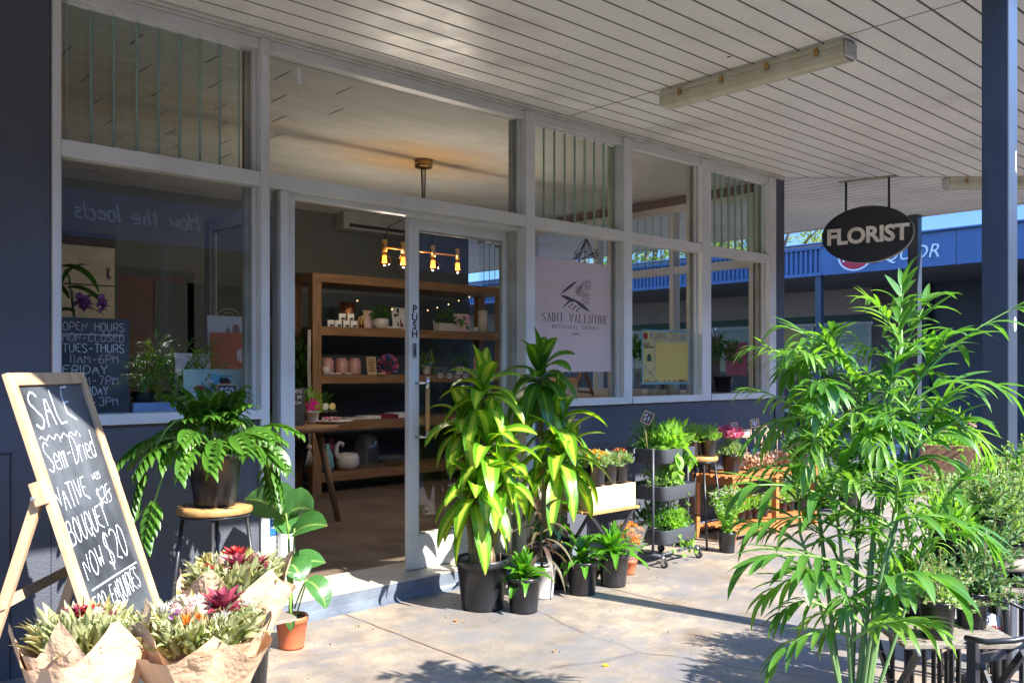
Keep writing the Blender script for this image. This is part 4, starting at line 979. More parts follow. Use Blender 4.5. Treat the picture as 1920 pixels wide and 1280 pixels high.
# ---------------- the two striped dracaenas
def dracaena(label, px, pyb, canes, rb, rt, h, seed, t):
    global RN; old = RN; RN = random.Random(seed)
    c = atT(px, pyb, t); r = thing('striped_dracaena', label, 'potted plant', (c.x, c.y, 0), 0, 'striped dracaenas in black pots beside the door'); O = V((c.x, c.y, 0))
    potpart(r, rb, rt, h, None, .022, .84)
    for (bx, tx_, ty, dt, Ls, n, dark) in canes:
        top = atT(tx_, ty, t+dt)-O; base = V((bx, rv(-.02, .02), h*.82)); cn = MB(); pts = arc(base, top, 7, (rv(-.015, .015), rv(-.01, .01), 0)); cn.tube(pts, [.024, .023, .022, .021, .020, .018, .016, .012], 10); cn.build('cane', M['bark'], r)
        f = MB(); rosette(f, top, int(n*1.15), Ls*1.08, .105, 1.4, -.35, 1.6, 0, lance, .13, .18, 9, rv(0, 6), .0, .16); f.build('leaf_rosette', M['draca2' if dark else 'draca'], r)
    RN = old; return r, c
d1_, c1 = dracaena('wide striped dracaena in the biggest black pot beside the door handle', 905, 1040, [(-.03, 890, 930, -.05, .34, 22, 0), (.03, 915, 850, .02, .38, 26, 0), (-.05, 868, 800, .12, .30, 14, 0), (.06, 940, 905, -.02, .30, 14, 0), (.0, 905, 745, .06, .33, 20, 0)], .118, .150, .285, 21, 5.0)
d2_, c2 = dracaena('taller striped dracaena with one bare topped crown, right of the wide one', 1032, 1020, [(.04, 1052, 862, -.12, .42, 24, 0), (-.02, 1012, 712, .0, .34, 24, 1), (.02, 1046, 800, -.05, .40, 12, 0), (.0, 1030, 960, .12, .24, 10, 1)], .115, .145, .29, 33, 5.5)
b = MB(); p = atT(922, 1000, 4.95)-V((c1.x, c1.y, 0)); b.tube([(p.x, p.y, .22), (p.x, p.y, p.z-.1)], .003, 5); b.build('tag_stick', M['pale'], d1_)
def price(label, px, py, t, w, h, txt, zb, tilt=0, rz=0, name='price_tag', par=None):
    """small framed blackboard on a stick; (px,py) is the middle of the board"""
    p = atT(px, py, t); r = thing(name, label, 'sign', (p.x, p.y, zb), rz, 'small framed price boards on sticks'); z = p.z-zb
    ca, sa = math.cos(tilt), math.sin(tilt); X = V((ca, 0, sa)); Z = V((-sa, 0, ca)); c = V((0, 0, z)); f = .0045
    b = MB(); b.obox(c, X*(w/2-f), V((0, .002, 0)), Z*(h/2-f)); b.build('board', M['board_dark'], r)
    b = MB(); 
    for s in (-1, 1): b.obox(c+X*s*(w/2-f/2), X*f/2*1.6, V((0, .004, 0)), Z*(h/2+.001)); b.obox(c+Z*s*(h/2-f/2), X*(w/2-.004), V((0, .0037, 0)), Z*f/2*1.6)
    b.build('frame', M['pale'], r)
    b = MB(); b.tube([c-Z*h/2, V((-sa*-z*.0, 0, 0))], .0024, 5); b.build('stick', M['pale'], r)
    b = MB(); write(b, c-X*(w*.32)-Z*h*.28+V((0, -.003, 0)), X, Z, (0, -1, 0), txt, h*.55, w*.045, 0, fit=w*.66, jit=.2); b.build('chalk_writing', M['chalk'], r)
    return r
FZ = math.atan2(-.25, 1)      # boards roughly face the viewer side
price('price board reading $120 in the wide dracaena pot', 938, 985, 5.02, .085, .055, '$120', .24, .05, -.5)

# ---------------- small pots near the dracaenas
def strapfern(root, z, n, L, w, m='fern', e1=.1):
    f = MB(); rosette(f, (0, 0, z+.02), int(n*1.5), L, w, 1.45, .45, 1.0, 0, strap, .04, .3, 7, 0, .14, .2); f.build('foliage', M[m], root)
def small(label, px, py, t, rb, rt, h, potm='potblack', name='potted_fern', cat='potted plant', group=None, zb=0):
    c = gpos(px, py, rb) if t is None else atT(px, py, t); r = thing(name, label, cat, (c.x, c.y, zb), rv(0, 6), group); potpart(r, rb, rt, h, M[potm], .012, .88); return r
r = small('strap leaf fern in the black pot standing nearest the viewer', 982, 1152, None, .078, .095, .195); strapfern(r, .17, 15, .20, .05)
c = atZ(1012, 1128, 0); r = small('purple leaved cordyline in a pale pot behind the front fern', 1016, 1124, None, .066, .085, .19, 'potwhite', 'purple_cordyline')
f = MB(); rosette(f, (0, 0, .36), 24, .30, .032, 1.4, -.1, 1.5, 0, lance, .28, .2, 7); f.build('foliage', M['purple'], r); b = MB(); b.tube([(0, 0, .16), (.01, 0, .45)], .008, 6); b.build('stem', M['purple'], r)
r = small('strap leaf fern in a black pot, left of the orange flowers', 1092, 1118, None, .077, .096, .20); strapfern(r, .17, 16, .21, .045)
r = small('strap leaf fern with the tallest leaf, in a black pot before the orange flowers', 1150, 1102, None, .078, .098, .205); strapfern(r, .18, 15, .26, .055)
f = MB(); leaf(f, (0, 0, .19), dirv(0, 1.1), .40, .06, 1.4, 9, strap, .2, 0, 0, .1); f.build('tall_leaf', M['fern'], r); r.rotation_euler = (0, 0, 2.6)
r = small('orange chrysanthemum bunch wrapped in clear film in a small terracotta pot', 1178, 1078, None, .045, .058, .10, 'terra', 'chrysanthemum_pot', group=None)
f = MB(); dome(f, (0, 0, .18), .105, .14, 260, .035, .014); f.build('foliage', M['herb3'], r); f = MB(); blooms(f, (0, 0, .20), .115, .13, 60, .042, 0, 1, .15, 9); f.build('flowers', [M['f_orange'], M['f_yellow']], r)
b = MB(); b.lathe([(.045, .08), (.07, .16), (.125, .30), (.135, .335)], (0, 0, 0), 22); b.build('wrapper', M['cello'], r)

# ---------------- folding table with wooden box and chrysanthemums
tz = .452; x0, x1, y0, y1 = 4.11, 4.54, -.57, -.24
r = thing('folding_table', 'small folding table with slatted top and crossed black legs, carrying a plywood box', 'table', (0, 0, 0))
for i in range(5):
    b = MB(); ya = y0-.02+i*.078; b.box((x0-.03, ya, tz-.016), (x1+.02, ya+.066, tz)); b.build('slat', M['seat'], r, bev=.002)
for yy in (y0+.0, y1-.0):
    for s in (0, 1):
        b = MB(); xa, xb = (x0, x1-.02) if s else (x1-.02, x0); b.bar((xa, yy+.012*s, tz-.018), (xb, yy+.012*s, .0), .012, .024); b.build('leg', M['black'], r)
b = MB(); b.tube([(x0+.2, y0, .235), (x0+.2, y1+.012, .235)], .006, 6); b.tube([(x0+.02, y0, .06), (x0+.02, y1, .06)], .006, 6); b.build('crossbar', M['black'], r)
r = thing('wooden_box', 'plain plywood box on the folding table, under the black flower pots', 'box', (0, 0, 0))
b = MB(); h_ = .152
b.box((x0, y0, tz+.001), (x1, y0+.012, tz+h_)); b.box((x0, y1-.012, tz+.001), (x1, y1, tz+h_)); b.box((x0+.0005, y0+.012, tz+.0015), (x0+.012, y1-.012, tz+h_-.001)); b.box((x1-.012, y0+.012, tz+.0015), (x1-.0005, y1-.012, tz+h_-.001)); b.build('side', M['ply'], r)
b = MB(); b.box((x0+.012, y0+.012, tz+h_-.02), (x1-.012, y1-.012, tz+h_-.01)); b.build('lid', M['ply'], r)
pz = tz+h_+.001
def mumpot(label, x, y, rr, h, z, fc, leafm='herb3', nl=170, nf=22, fs=.034, dr=1.35, name='chrysanthemum_pot', group='flowering pots on the plywood box', dz=1.0):
    r = thing(name, label, 'potted plant', (x, y, z), rv(0, 6), group); potpart(r, rr*.78, rr, h, None, .01, .9)
    f = MB(); dome(f, (0, 0, h*.95), rr*dr, rr*1.25*dz, nl, .036, .017); f.build('foliage', M[leafm], r)
    if fc: 
        f = MB(); blooms(f, (0, 0, h*.97), rr*dr*.95, rr*1.4*dz, nf, fs, 0, 1, .35, 9); f.build('flowers', [M[fc], M['f_yellow'] if fc != 'f_yellow' else M['f_orange']], r)
    return r
mumpot('yellow flowering chrysanthemum in a black pot, second from left on the plywood box', x0+.15, y0+.09, .062, .135, pz, 'f_yellow', nf=26)
mumpot('white budded chrysanthemum in a black pot, third along on the plywood box', x0+.265, y0+.085, .056, .13, pz, 'f_white', nf=10, fs=.02)
mumpot('red flowering chrysanthemum in a black pot at the right end of the plywood box', x0+.375, y0+.085, .058, .135, pz, 'f_red', nf=12, fs=.04)
mumpot('green leafy pot at the left end of the plywood box, behind the dracaena leaf', x0+.06, y0+.20, .055, .13, pz, None, 'herb2')
mumpot('yellow flowering chrysanthemum at the back of the plywood box', x0+.2, y1-.07, .055, .13, pz, 'f_yellow', nf=20, dz=1.3)
price('price board reading $9 above the yellow chrysanthemums', 1077, 795, 5.85, .075, .06, '$9', pz+.1, .08, -.35)

# ---------------- trolley
tx0, tx1, ty0, ty1 = 4.80, 5.24, -.58, -.24
r = thing('plant_trolley', 'three tier charcoal metal trolley on castors filled with herbs', 'trolley', ((tx0+tx1)/2, (ty0+ty1)/2, 0), .07)
hx_, hy_ = (tx1-tx0)/2, (ty1-ty0)/2
def rrect(hx, hy, rad, n=5):
    out = []
    for cx, cy, a0 in ((hx-rad, hy-rad, 0), (-hx+rad, hy-rad, pi/2), (-hx+rad, -hy+rad, pi), (hx-rad, -hy+rad, 1.5*pi)):
        for j in range(n+1): a = a0+pi/2*j/n; out.append((cx+rad*math.cos(a), cy+rad*math.sin(a)))
    return out
TRZ = [(.145, .245), (.445, .545), (.70, .80)]
for za, zb in TRZ:
    b = MB(); o_, i_ = rrect(hx_-.012, hy_, .055), rrect(hx_-.018, hy_-.006, .05); n = len(o_)
    for ring, z in ((rrect(hx_-.018, hy_-.006, .05), za), (o_, za+.008), (rrect(hx_-.008, hy_+.004, .058), zb-.002), (rrect(hx_-.008, hy_+.004, .058), zb), (i_, zb), (i_, za+.006)):
        for q in ring: b.add((q[0], q[1], z))
    for k in range(5):
        for j in range(n): a = k*n+j; c = k*n+(j+1) % n; b.face([a, c, c+n, a+n], 0, True)
    b.face([j for j in reversed(range(n))]); b.face([5*n+j for j in range(n)]); b.build('tray', M['trolley'], r)
for sx_ in (-1, 1):
    for sy_ in (-1, 1):
        b = MB(); b.tube([(sx_*hx_, sy_*(hy_-.09), .09), (sx_*hx_, sy_*(hy_-.09), .80)], .010, 8); b.build('upright', M['trolley'], r)
    b = MB(); b.tube([(sx_*(hx_), hy_-.02, .075), (sx_*(hx_), -hy_+.02, .075)], .012, 8); b.build('base_rail', M['trolley'], r)
b = MB(); b.tube([(-hx_, -hy_+.02, .085), (hx_, -hy_+.02, .085)], .010, 8); b.tube([(-hx_, hy_-.04, .085), (hx_, hy_-.04, .085)], .010, 8); b.build('base_bar', M['trolley'], r)
for sx_ in (-1, 1):
    for sy_ in (-1, 1):
        cx, cy = sx_*hx_, sy_*(hy_-.01); w_ = MB()
        w_.tube([(cx-.010, cy-.012, .026), (cx+.010, cy-.012, .026)], .026, 18); ob = w_.build('castor', M['rubber'], r)
        w_ = MB(); w_.tube([(cx-.0115, cy-.012, .026), (cx+.0115, cy-.012, .026)], .013, 14); w_.box((cx-.015, cy-.02, .024), (cx-.012, cy+.005, .064)); w_.box((cx+.012, cy-.02, .024), (cx+.015, cy+.005, .064)); w_.tube([(cx, cy, .06), (cx, cy, .078)], .012, 10); w_.build('fork', M['steel'], ob)
TC = V(((tx0+tx1)/2, (ty0+ty1)/2, 0))
def herb(label, x, y, z, kind, rr=.055, h=.09, potm='potblack', name='potted_herb', group='potted herbs on the trolley', rx=.11, rz=.13, n=170, L=.045, wd=.028, trail=0):
    r = thing(name, label, 'potted plant', (x, y, z), 0, group); potpart(r, rr*.8, rr, h, M[potm], .008, .9)
    f = MB(); dome(f, (0, 0, h*1.0), rx, rz, n, L, wd, 0, .25); s = MB()
    for _ in range(int(n/9)):
        a = rv(0, 6.3); q = rv(.2, 1); s.tube(arc((0, 0, h*.8), (math.cos(a)*rx*q, math.sin(a)*rx*q, h+rz*rv(.3, .9)), 3, (0, 0, .02)), .0016, 3, 0, False)
    for _ in range(trail):
        a = rv(-2.2, -.4); pts = arc((0, 0, h), (math.cos(a)*rx*rv(1, 1.9), math.sin(a)*rx*rv(.8, 1.4), h-rv(.06, .2)), 6, (0, 0, .05)); s.tube(pts, .0016, 3, 0, False)
        for q in pts[2:]:
            for _ in range(3): leaf(f, q, dirv(rv(0, 6.3), rv(-.8, .6)), L*rv(.7, 1.1), wd*1.1, 1, 3, lance, .15, 0, rv(-.5, .5))
    f.build('foliage', M[kind], r); s.build('stems', M['stem2'], r); return r
zt3, zt2, zt1 = .706, .451, .151
h_ = herb('feathery dark green parsley at the left back of the top tray', TC.x-.11, TC.y+.03, zt3, 'herb2', rx=.15, rz=.24, n=520, L=.028, wd=.012)
h_ = herb('broad leaf spinach spilling over the front of the top tray', TC.x+.0, TC.y-.08, zt3, 'herb', rx=.12, rz=.17, n=80, L=.085, wd=.04, trail=3)
f = MB(); rosette(f, (0, 0, .1), 13, .24, .075, 1.35, .1, 1.5, 0, lambda t: .15 if t < .45 else max(.05, math.sin(pi*(t-.4)/.62))**.7, .04, .3, 7); f.build('big_leaves', M['herb'], h_)
h_ = herb('crinkled light green lettuce at the right end of the top tray', TC.x+.13, TC.y+.0, zt3, 'herb', rx=.10, rz=.19, n=70, L=.09, wd=.05)
f = MB(); rosette(f, (0, 0, .08), 14, .24, .06, 1.4, .4, 1.1, 0, paddle, .05, .25, 7, 0, .14); f.build('big_leaves', M['fern'], h_)
herb('broad dark herb at the back of the top tray', TC.x+.06, TC.y+.1, zt3, 'herb2', rx=.10, rz=.2, n=60, L=.08, wd=.04)
herb('grey green herb at the left of the middle tray', TC.x-.11, TC.y-.03, zt2, 'herb3', rx=.11, rz=.13, n=260, L=.026, wd=.014)
herb('light herb in the middle tray with stems hanging over the edge', TC.x+.05, TC.y-.03, zt2, 'herb', rx=.12, rz=.14, n=230, L=.03, wd=.02, trail=3)
herb('flat leafed herb at the right end of the middle tray', TC.x+.14, TC.y+.04, zt2, 'herb3', rx=.09, rz=.15, n=170, L=.03, wd=.02)
herb('leafy green herb at the left of the bottom tray', TC.x-.09, TC.y+.02, zt1, 'herb2', rx=.13, rz=.22, n=280, L=.04, wd=.025)
herb('pale trailing mint falling out of the bottom tray', TC.x+.05, TC.y-.04, zt1, 'herb', rx=.13, rz=.15, n=260, L=.035, wd=.024, trail=7)
herb('sprawling mint at the right end of the bottom tray reaching the ground', TC.x+.16, TC.y-.02, zt1, 'herb', rx=.10, rz=.12, n=150, L=.035, wd=.024, trail=9)
price('tilted diamond shaped price board standing in the top trolley tray', 1214, 783, 6.1, .07, .085, '$4', .8, -.45, -.9)

# ---------------- second stool and its pots
s2 = atT(1312, 855, 6.75)
stool('bar_stool', 'round topped stool on black legs right of the trolley, carrying two herb pots', s2.x, s2.y, s2.z, .138, M['seat'], M['black'], 1.45, rz=.1)
herb('leafy pot at the left of the high round stool', s2.x-.07, s2.y+.02, s2.z+.001, 'herb', .055, .12, name='potted_herb', group='pots on the high stool', rx=.08, rz=.14, n=170, L=.035, wd=.018)
herb('bushy fine leaved pot in the middle of the high round stool', s2.x+.055, s2.y-.045, s2.z+.001, 'herb', .062, .135, name='potted_herb', group='pots on the high stool', rx=.09, rz=.12, n=260, L=.03, wd=.012)
herb('pot at the back of the high round stool', s2.x+.05, s2.y+.075, s2.z+.001, 'herb3', .05, .12, name='potted_herb', group='pots on the high stool', rx=.08, rz=.12, n=150, L=.03, wd=.014)

# ---------------- orange bench
bx = [5.86, 6.49, 7.12]; by0, by1, bz = -.45, -.07, .52
r = thing('plant_bench', 'orange stained timber bench with a lower shelf of small flower pots', 'bench', (0, 0, 0))
for i, x in enumerate(bx):
    for y in (by0, by1-.045):
        b = MB(); b.box((x, y, 0), (x+.045, y+.045, bz-.021)); b.build('leg', M['orange'], r, bev=.002)
    b = MB(); b.box((x+.006, by0+.046, bz-.075), (x+.04, by1-.046, bz-.022)); b.build('end_rail', M['orange'], r)
for y in (by0+.004, by1-.04):
    b = MB(); b.box((bx[0]+.046, y, bz-.055), (bx[1]-.001, y+.03, bz-.022)); b.box((bx[1]+.046, y, bz-.055), (bx[2]-.001, y+.03, bz-.022)); b.build('rail', M['orange'], r)
    b = MB(); b.box((bx[0]+.046, y, .055), (bx[1]-.001, y+.03, .095)); b.box((bx[1]+.046, y, .055), (bx[2]-.001, y+.03, .095)); b.build('shelf_rail', M['orange'], r)
for i in range(6):
    y = by0-.01+i*.067; b = MB(); b.box((bx[0]-.02, y, bz-.02), (bx[2]+.07, y+.046, bz)); b.build('top_slat', M['orange'], r, bev=.002)
    if 0 < i < 5: b = MB(); b.box((bx[0]+.05, y, .096), (bx[2], y+.05, .11)); b.build('shelf_slat', M['orange'], r)
mumpot('bright pink cyclamen at the left end of the orange bench', 6.02, -.33, .075, .155, bz+.001, None, 'herb3', 190, name='cyclamen_pot', group='cyclamen on the orange bench')
mumpot('magenta cyclamen on the orange bench, behind the bright pink one', 6.20, -.20, .068, .15, bz+.001, None, 'herb3', 170, name='cyclamen_pot', group='cyclamen on the orange bench')
def cyclamen(root, z, m, n=15):
    n = int(n*1.6)
    f = MB(); s = MB()
    for _ in range(n):
        a = rv(0, 6.3); q = rv(0, .10); p = V((math.cos(a)*q, math.sin(a)*q, z+rv(.11, .19))); s.tube(arc((0, 0, z), p, 3, (0, 0, .0)), .0016, 3, 0, False)
        for j in range(5): quadleaf(f, p, dirv(j*1.26+a, 1.0), .048, .032)
    f.build('flowers', M[m], root); s.build('flower_stems', M['stem2'], root)
for o in scene.objects:
    if o.get('label', '').startswith('bright pink cyclamen'): cyA = o
    if o.get('label', '').startswith('magenta cyclamen'): cyB = o
cyclamen(cyA, .16, 'f_pink', 22); cyclamen(cyB, .16, 'f_mag', 24)
mumpot('dark empty looking pot at the back left corner of the orange bench', 5.93, -.14, .06, .14, bz+.001, None, 'herb2', 20)
for i, (x, y) in enumerate(((6.37, -.30), (6.62, -.28), (6.88, -.27), (6.55, -.14), (6.80, -.13))):
    r = thing('bulb_tub', ['clear tub of peach coloured bulbs nearest the cyclamen', 'clear tub of peach bulbs, second at the front of the bench', 'clear tub of peach bulbs, third at the front of the bench', 'clear tub of peach bulbs at the back, left', 'clear tub of peach bulbs at the back, right'][i], 'tub', (x, y, bz+.001), 0, 'clear tubs of dry bulbs on the orange bench')
    b = MB(); b.lathe([(.001, .002), (.085, .002), (.108, .12), (.111, .125)], (0, 0, 0), 20); b.build('tub', M['clear'], r)
    b = MB()
    for _ in range(46):
        a = rv(0, 6.3); q = rv(0, .082); z = rv(.015, .11)
        b.lathe([(.001, -.014), (.012, -.01), (.016, 0), (.010, .012), (.001, .022)], (math.cos(a)*q, math.sin(a)*q, z), 6)
    b.build('bulbs', M['peach'], r)
for i, (px, py, t, w_, h__, tl, rz_) in enumerate(((1376, 799, 7.0, .065, .062, 0, -.3), (1400, 812, 7.1, .085, .06, .05, -.4), (1415, 793, 7.15, .085, .065, .12, -.3), (1427, 818, 7.2, .05, .085, .35, .4), (1431, 806, 7.3, .07, .065, -.25, -.4), (1434, 805, 7.15, .06, .06, .7, -.2), (1457, 812, 7.35, .085, .06, .08, -.3))):
    price(['square price board above the pink cyclamen', 'low price board with white trim just right of the square one', 'highest of the bench price boards, tilted', 'price board turned sideways among the crossed sticks', 'price board leaning right among the crossed sticks', 'price board tipped over at an angle behind the others', 'wide price board furthest right above the bulbs'][i], px, py, t, w_, h__, ['$7', 'BULBS', 'TULIP', '$5', '$5', '$4', 'GARLIC'][i], bz+.05, tl, rz_)
# small pots on the bench's lower shelf
first = None
for i, px in enumerate((1388, 1402, 1416, 1431, 1466, 1480)):
    p = atY(px, 692, -.28+.02*(i % 2)); fc = ['f_pink', 'f_yellow', 'f_white', 'f_white', 'f_white', 'f_red'][i]
    mumpot(['small pot of pink flowers beside the bench leg', 'small pot of yellow and orange flowers on the lower bench shelf', 'small pot of white flowers, third on the lower bench shelf', 'small pot of white flowers, fourth on the lower bench shelf', 'small white flowering pot past the middle leg of the bench', 'small red flowering pot at the far end of the lower bench shelf'][i],
           p.x, p.y, .046, .10, .111, fc, 'herb', 90, 9, .022, 1.5, 'flower_pot', 'small flower pots on the lower bench shelf', 1.6)
r = small('tall bushy plant with tiny white flowers in a black pot before the bench', 1363, 1037, None, .055, .068, .15, name='white_flower_bush')
f = MB(); s = MB()
for _ in range(42):
    a = rv(2.2, 5.2); q = rv(.05, .2); top = V((math.cos(a+2)*q*.7-.03, math.sin(a+2)*q*.7, rv(.3, .46))); pts = arc((0, 0, .13), top, 5, V((math.cos(a), math.sin(a), 0))*.01); s.tube(pts, .0018, 3, 0, False)
    for q_ in pts[1:]:
        for _ in range(7): quadleaf(f, q_+V((rv(-.02, .02), rv(-.02, .02), rv(-.03, .03))), dirv(rv(0, 6.3), rv(-.3, 1)), .032, .010, 0)
    for _ in range(3): 
        pp_ = top+V((rv(-.015, .015), rv(-.015, .015), rv(0, .02)))
        for j in range(5): quadleaf(f, pp_, dirv(j*1.26, .4), .012, .008, 1)
f.build('foliage', [M['herb'], M['f_white']], r); s.build('stems', M['stem2'], r)
herb('leafy pot on the far end of the bench, behind the palm', 7.05, -.33, bz+.001, 'herb', .06, .13, name='potted_herb', group='pots at the far end of the bench', rx=.13, rz=.12, n=220, L=.05, wd=.018)
herb('dark leafy pot near the far end of the bench', 6.95, -.42, bz+.001, 'herb2', .055, .13, name='potted_herb', group='pots at the far end of the bench', rx=.16, rz=.14, n=260, L=.06, wd=.02)
for i, (px, py, t) in enumerate(((1505, 905, 8.0), (1548, 880, 8.6), (1590, 900, 8.3))):
    p = atT(px, py, t); herb('%s potted shrub standing on the ground beyond the bench, behind the palm' % ['leftmost', 'middle', 'rightmost'][i], p.x, p.y, 0, ['herb2', 'herb', 'needle2'][i], .09, .2, name='potted_shrub', group='shrubs beyond the bench', rx=.2, rz=.28, n=330, L=.06, wd=.022)

# ---------------- big palm
def frond(mb, st, b, d, L, npair, ll, lw, droop=.9, side0=.22, mt=0, term=True):
    d = V(d).normalized(); p = V(b); n = 14; pts = [p.copy()]; ds = [d.copy()]
    for i in range(n): d = (d+V((0, 0, -droop/n))).normalized(); p = p+d*L/n; pts.append(p.copy()); ds.append(d.copy())
    st.tube(pts, [.0055*(1-.7*i/n) for i in range(n+1)], 5, 0, False)
    tw = rv(-.3, .3)
    for k in range(npair):
        t = side0+(1-side0)*k/(npair-1)*.97; i = min(n-1, int(t*n)); q = pts[i].lerp(pts[i+1], t*n-i); dd = ds[i]; sd = dd.cross(UP); sd = sd.normalized() if sd.length > .05 else V((1, 0, 0)); sd = Matrix.Rotation(tw, 3, dd) @ sd
        for sg in (-1, 1):
            le = ll*(.55+.6*math.sin(pi*(.15+.75*(t-side0)/(1-side0))))*rv(.85, 1.1)
            leaf(mb, q, sd*sg*(1-.55*t)+dd*(.55+.5*t)+UP*rv(.0, .35), le, lw*rv(.7, 1.05), rv(.15, 1.2), 6, lance, .16, mt, rv(-.25, .25))
    if term:
        leaf(mb, pts[-1], ds[-1], ll*.9, lw*1.2, 1, 5, lance, .2, mt)
RN = random.Random(77)
tp_ = 2.8; PC = atT(1600, 1400, tp_); PO = V((PC.x, PC.y, 0))
palm = thing('potted_palm', 'big bushy palm with many green canes in front of the near post', 'palm', PO)
potpart(palm, .13, .165, .28)
def P(px, py, dt=0): return atT(px, py, tp_+dt)-PO
canes = [((1612, 1270), (1652, 820), (1690, 650), 0, .012), ((1650, 1290), (1690, 900), (1700, 760), .1, .010), ((1585, 1280), (1612, 900), (1618, 790), .08, .009), ((1560, 1280), (1520, 860), (1512, 720), .12, .008),
         ((1640, 1290), (1662, 1000), (1730, 800), -.08, .009), ((1600, 1290), (1585, 1050), (1560, 900), -.08, .008), ((1625, 1290), (1640, 1100), (1680, 960), -.12, .008), ((1570, 1290), (1540, 1120), (1500, 1000), -.05, .007), ((1660, 1290), (1700, 1130), (1740, 1020), .0, .007)]
fm, fm2, sm_ = MB(), MB(), MB(); fr_i = 0
for a, m_, e, dt, rr in canes:
    A, Mm, E = P(*a, 0), P(*m_, dt), P(*e, dt); b = MB(); A = V((A.x*.4, A.y*.4, .22)); pts = []
    for i in range(11): t = i/10; pts.append(A*(1-t)**2+Mm*2*t*(1-t)*1+E*t*t+ (V((0, 0, 0))))
    b.tube(pts, [rr*(1-.45*i/10) for i in range(11)], 8); b.build('cane', M['stem'], palm)
    for lv in (.6, .78, .9, 1.0):
        if RN.random() < .3 and lv < .8: continue
        i = min(10, int(lv*10)); az = rv(0, 6.3)
        for _ in range(1 if lv < .9 else 2):
            az += rv(1.6, 3.2); el = rv(.35, 1.0) if lv < 1 else rv(.9, 1.35)
            big = fr_i % 3 == 0
            frond(fm if fr_i % 3 != 1 else fm2, sm_, pts[i], dirv(az, el), rv(.14, .24), 5 if big else 9, rv(.12, .17) if big else rv(.09, .13), .034 if big else .014, rv(.2, 1.0)); fr_i += 1
# fronds aimed where the photo shows them
def aim(a, mid, e, npair, ll, lw, dt=0, dt2=0, mt=fm):
    A, Mi, E = P(*a, dt), P(*mid, (dt+dt2)/2), P(*e, dt2); d = (Mi-A).normalized(); L = (Mi-A).length+(E-Mi).length; bend = (d-(E-Mi).normalized()).length
    frond(mt, sm_, A, d, L, npair, ll, lw, bend*1.3)
aim((1662, 800), (1680, 650), (1688, 545), 8, .15, .028, 0, 0)
aim((1655, 760), (1690, 660), (1700, 560), 7, .17, .030, 0, .05); aim((1600, 960), (1500, 885), (1440, 880), 5, .18, .030, -.1, -.2); aim((1590, 1000), (1510, 940), (1450, 950), 5, .17, .028, -.1, -.15)
aim((1620, 1080), (1520, 1010), (1430, 1020), 8, .16, .028, -.15, -.3); aim((1640, 1000), (1740, 910), (1810, 950), 7, .15, .028, -.1, -.2)
aim((1650, 1100), (1700, 1040), (1745, 1070), 4, .16, .050, -.2, -.3); aim((1620, 820), (1510, 710), (1450, 745), 8, .13, .020, 0, 0)
aim((1690, 780), (1770, 660), (1815, 670), 5, .16, .028, 0, -.1); aim((1690, 820), (1760, 750), (1810, 790), 10, .14, .013, .05, 0, fm2)
aim((1640, 740), (1560, 620), (1500, 600), 7, .13, .020, .05, .05); aim((1640, 780), (1590, 690), (1550, 640), 8, .13, .020, .05, .05, fm2); aim((1660, 860), (1590, 760), (1530, 760), 9, .13, .016, .05, .05, fm2)
aim((1600, 1200), (1660, 1140), (1720, 1150), 8, .13, .028, -.2, -.3, fm2); aim((1590, 1190), (1510, 1150), (1470, 1190), 6, .12, .024, -.15, -.2)
aim((1580, 1100), (1510, 1040), (1455, 1080), 7, .13, .022, -.1, -.15, fm2); aim((1560, 1150), (1520, 1100), (1485, 1130), 6, .11, .020, -.1, -.1)
aim((1700, 740), (1800, 610), (1885, 570), 4, .16, .030, 0, -.05)
for _ in range(15):
    q_ = (rv(1520, 1720), rv(660, 880)); aim(q_, (q_[0]+rv(-35, 35), q_[1]-rv(20, 50)), (q_[0]+rv(-80, 80), q_[1]-rv(0, 70)), 8, rv(.08, .13), rv(.012, .022), rv(-.15, .15), rv(-.2, .2), fm2 if rv(0, 1) < .6 else fm)
for _ in range(18):
    q_ = (rv(1545, 1700), rv(820, 1230)); aim(q_, (q_[0]+rv(-45, 45), q_[1]-rv(25, 70)), (q_[0]+rv(-85, 85), q_[1]-rv(10, 90)), 7, .10, .015, rv(-.15, .15), rv(-.2, .2), fm2 if rv(0, 1) < .6 else fm)
for s_, (a, e) in enumerate((((1520, 860), (1470, 700)), ((1512, 700), (1420, 640)), ((1512, 690), (1560, 620)), ((1525, 800), (1420, 720)))): aim(a, ((a[0]+e[0])//2, (a[1]+e[1])//2-30), e, 9, .10, .014, .12, .12, fm2)
fm.build('fronds', M['palm'], palm); fm2.build('young_fronds', M['palm2'], palm); sm_.build('leaf_stalks', M['stem2'], palm)

# ---------------- potted shrubs on chairs at right
def nshrub(label, px, pyb, t, rr, h, kind, n, H, sp_=.03, lean=None, name='needle_shrub', L=.028, zb=None, group='needle leaved shrubs at right'):
    p = atT(px, pyb, t); z = p.z if zb is None else zb
    r = thing(name, label, 'potted plant', (p.x, p.y, z), 0, group); potpart(r, rr*.84, rr, h, None, .008, .9)
    f = MB(); needles(f, (0, 0, h*.9), int(n*1.9), H*1.05, sp_, 0, 1, L*1.35, .0048, lean, .0062); f.build('foliage', [M[kind], M['bark']], r); return r
seat_z = atT(1790, 1180, 3.05).z
r = thing('folding_chair', 'folding chair with weathered slats and black crossed legs, holding two black pots', 'chair', (0, 0, 0))
cs = V((atT(1775, 1190, 3.02).x, atT(1775, 1190, 3.02).y, 0)); zc = seat_z-.002
for i in range(5):
    o_ = cs+FWD*(i-1.6)*.062+RGT*.0; b = MB(); b.obox(V((o_.x, o_.y, zc-.008)), V((RGT.x, RGT.y, 0))*.20, V((FWD.x, FWD.y, 0))*.026, (0, 0, .008)); b.build('seat_slat', M['grey_wood'], r, bev=.002)
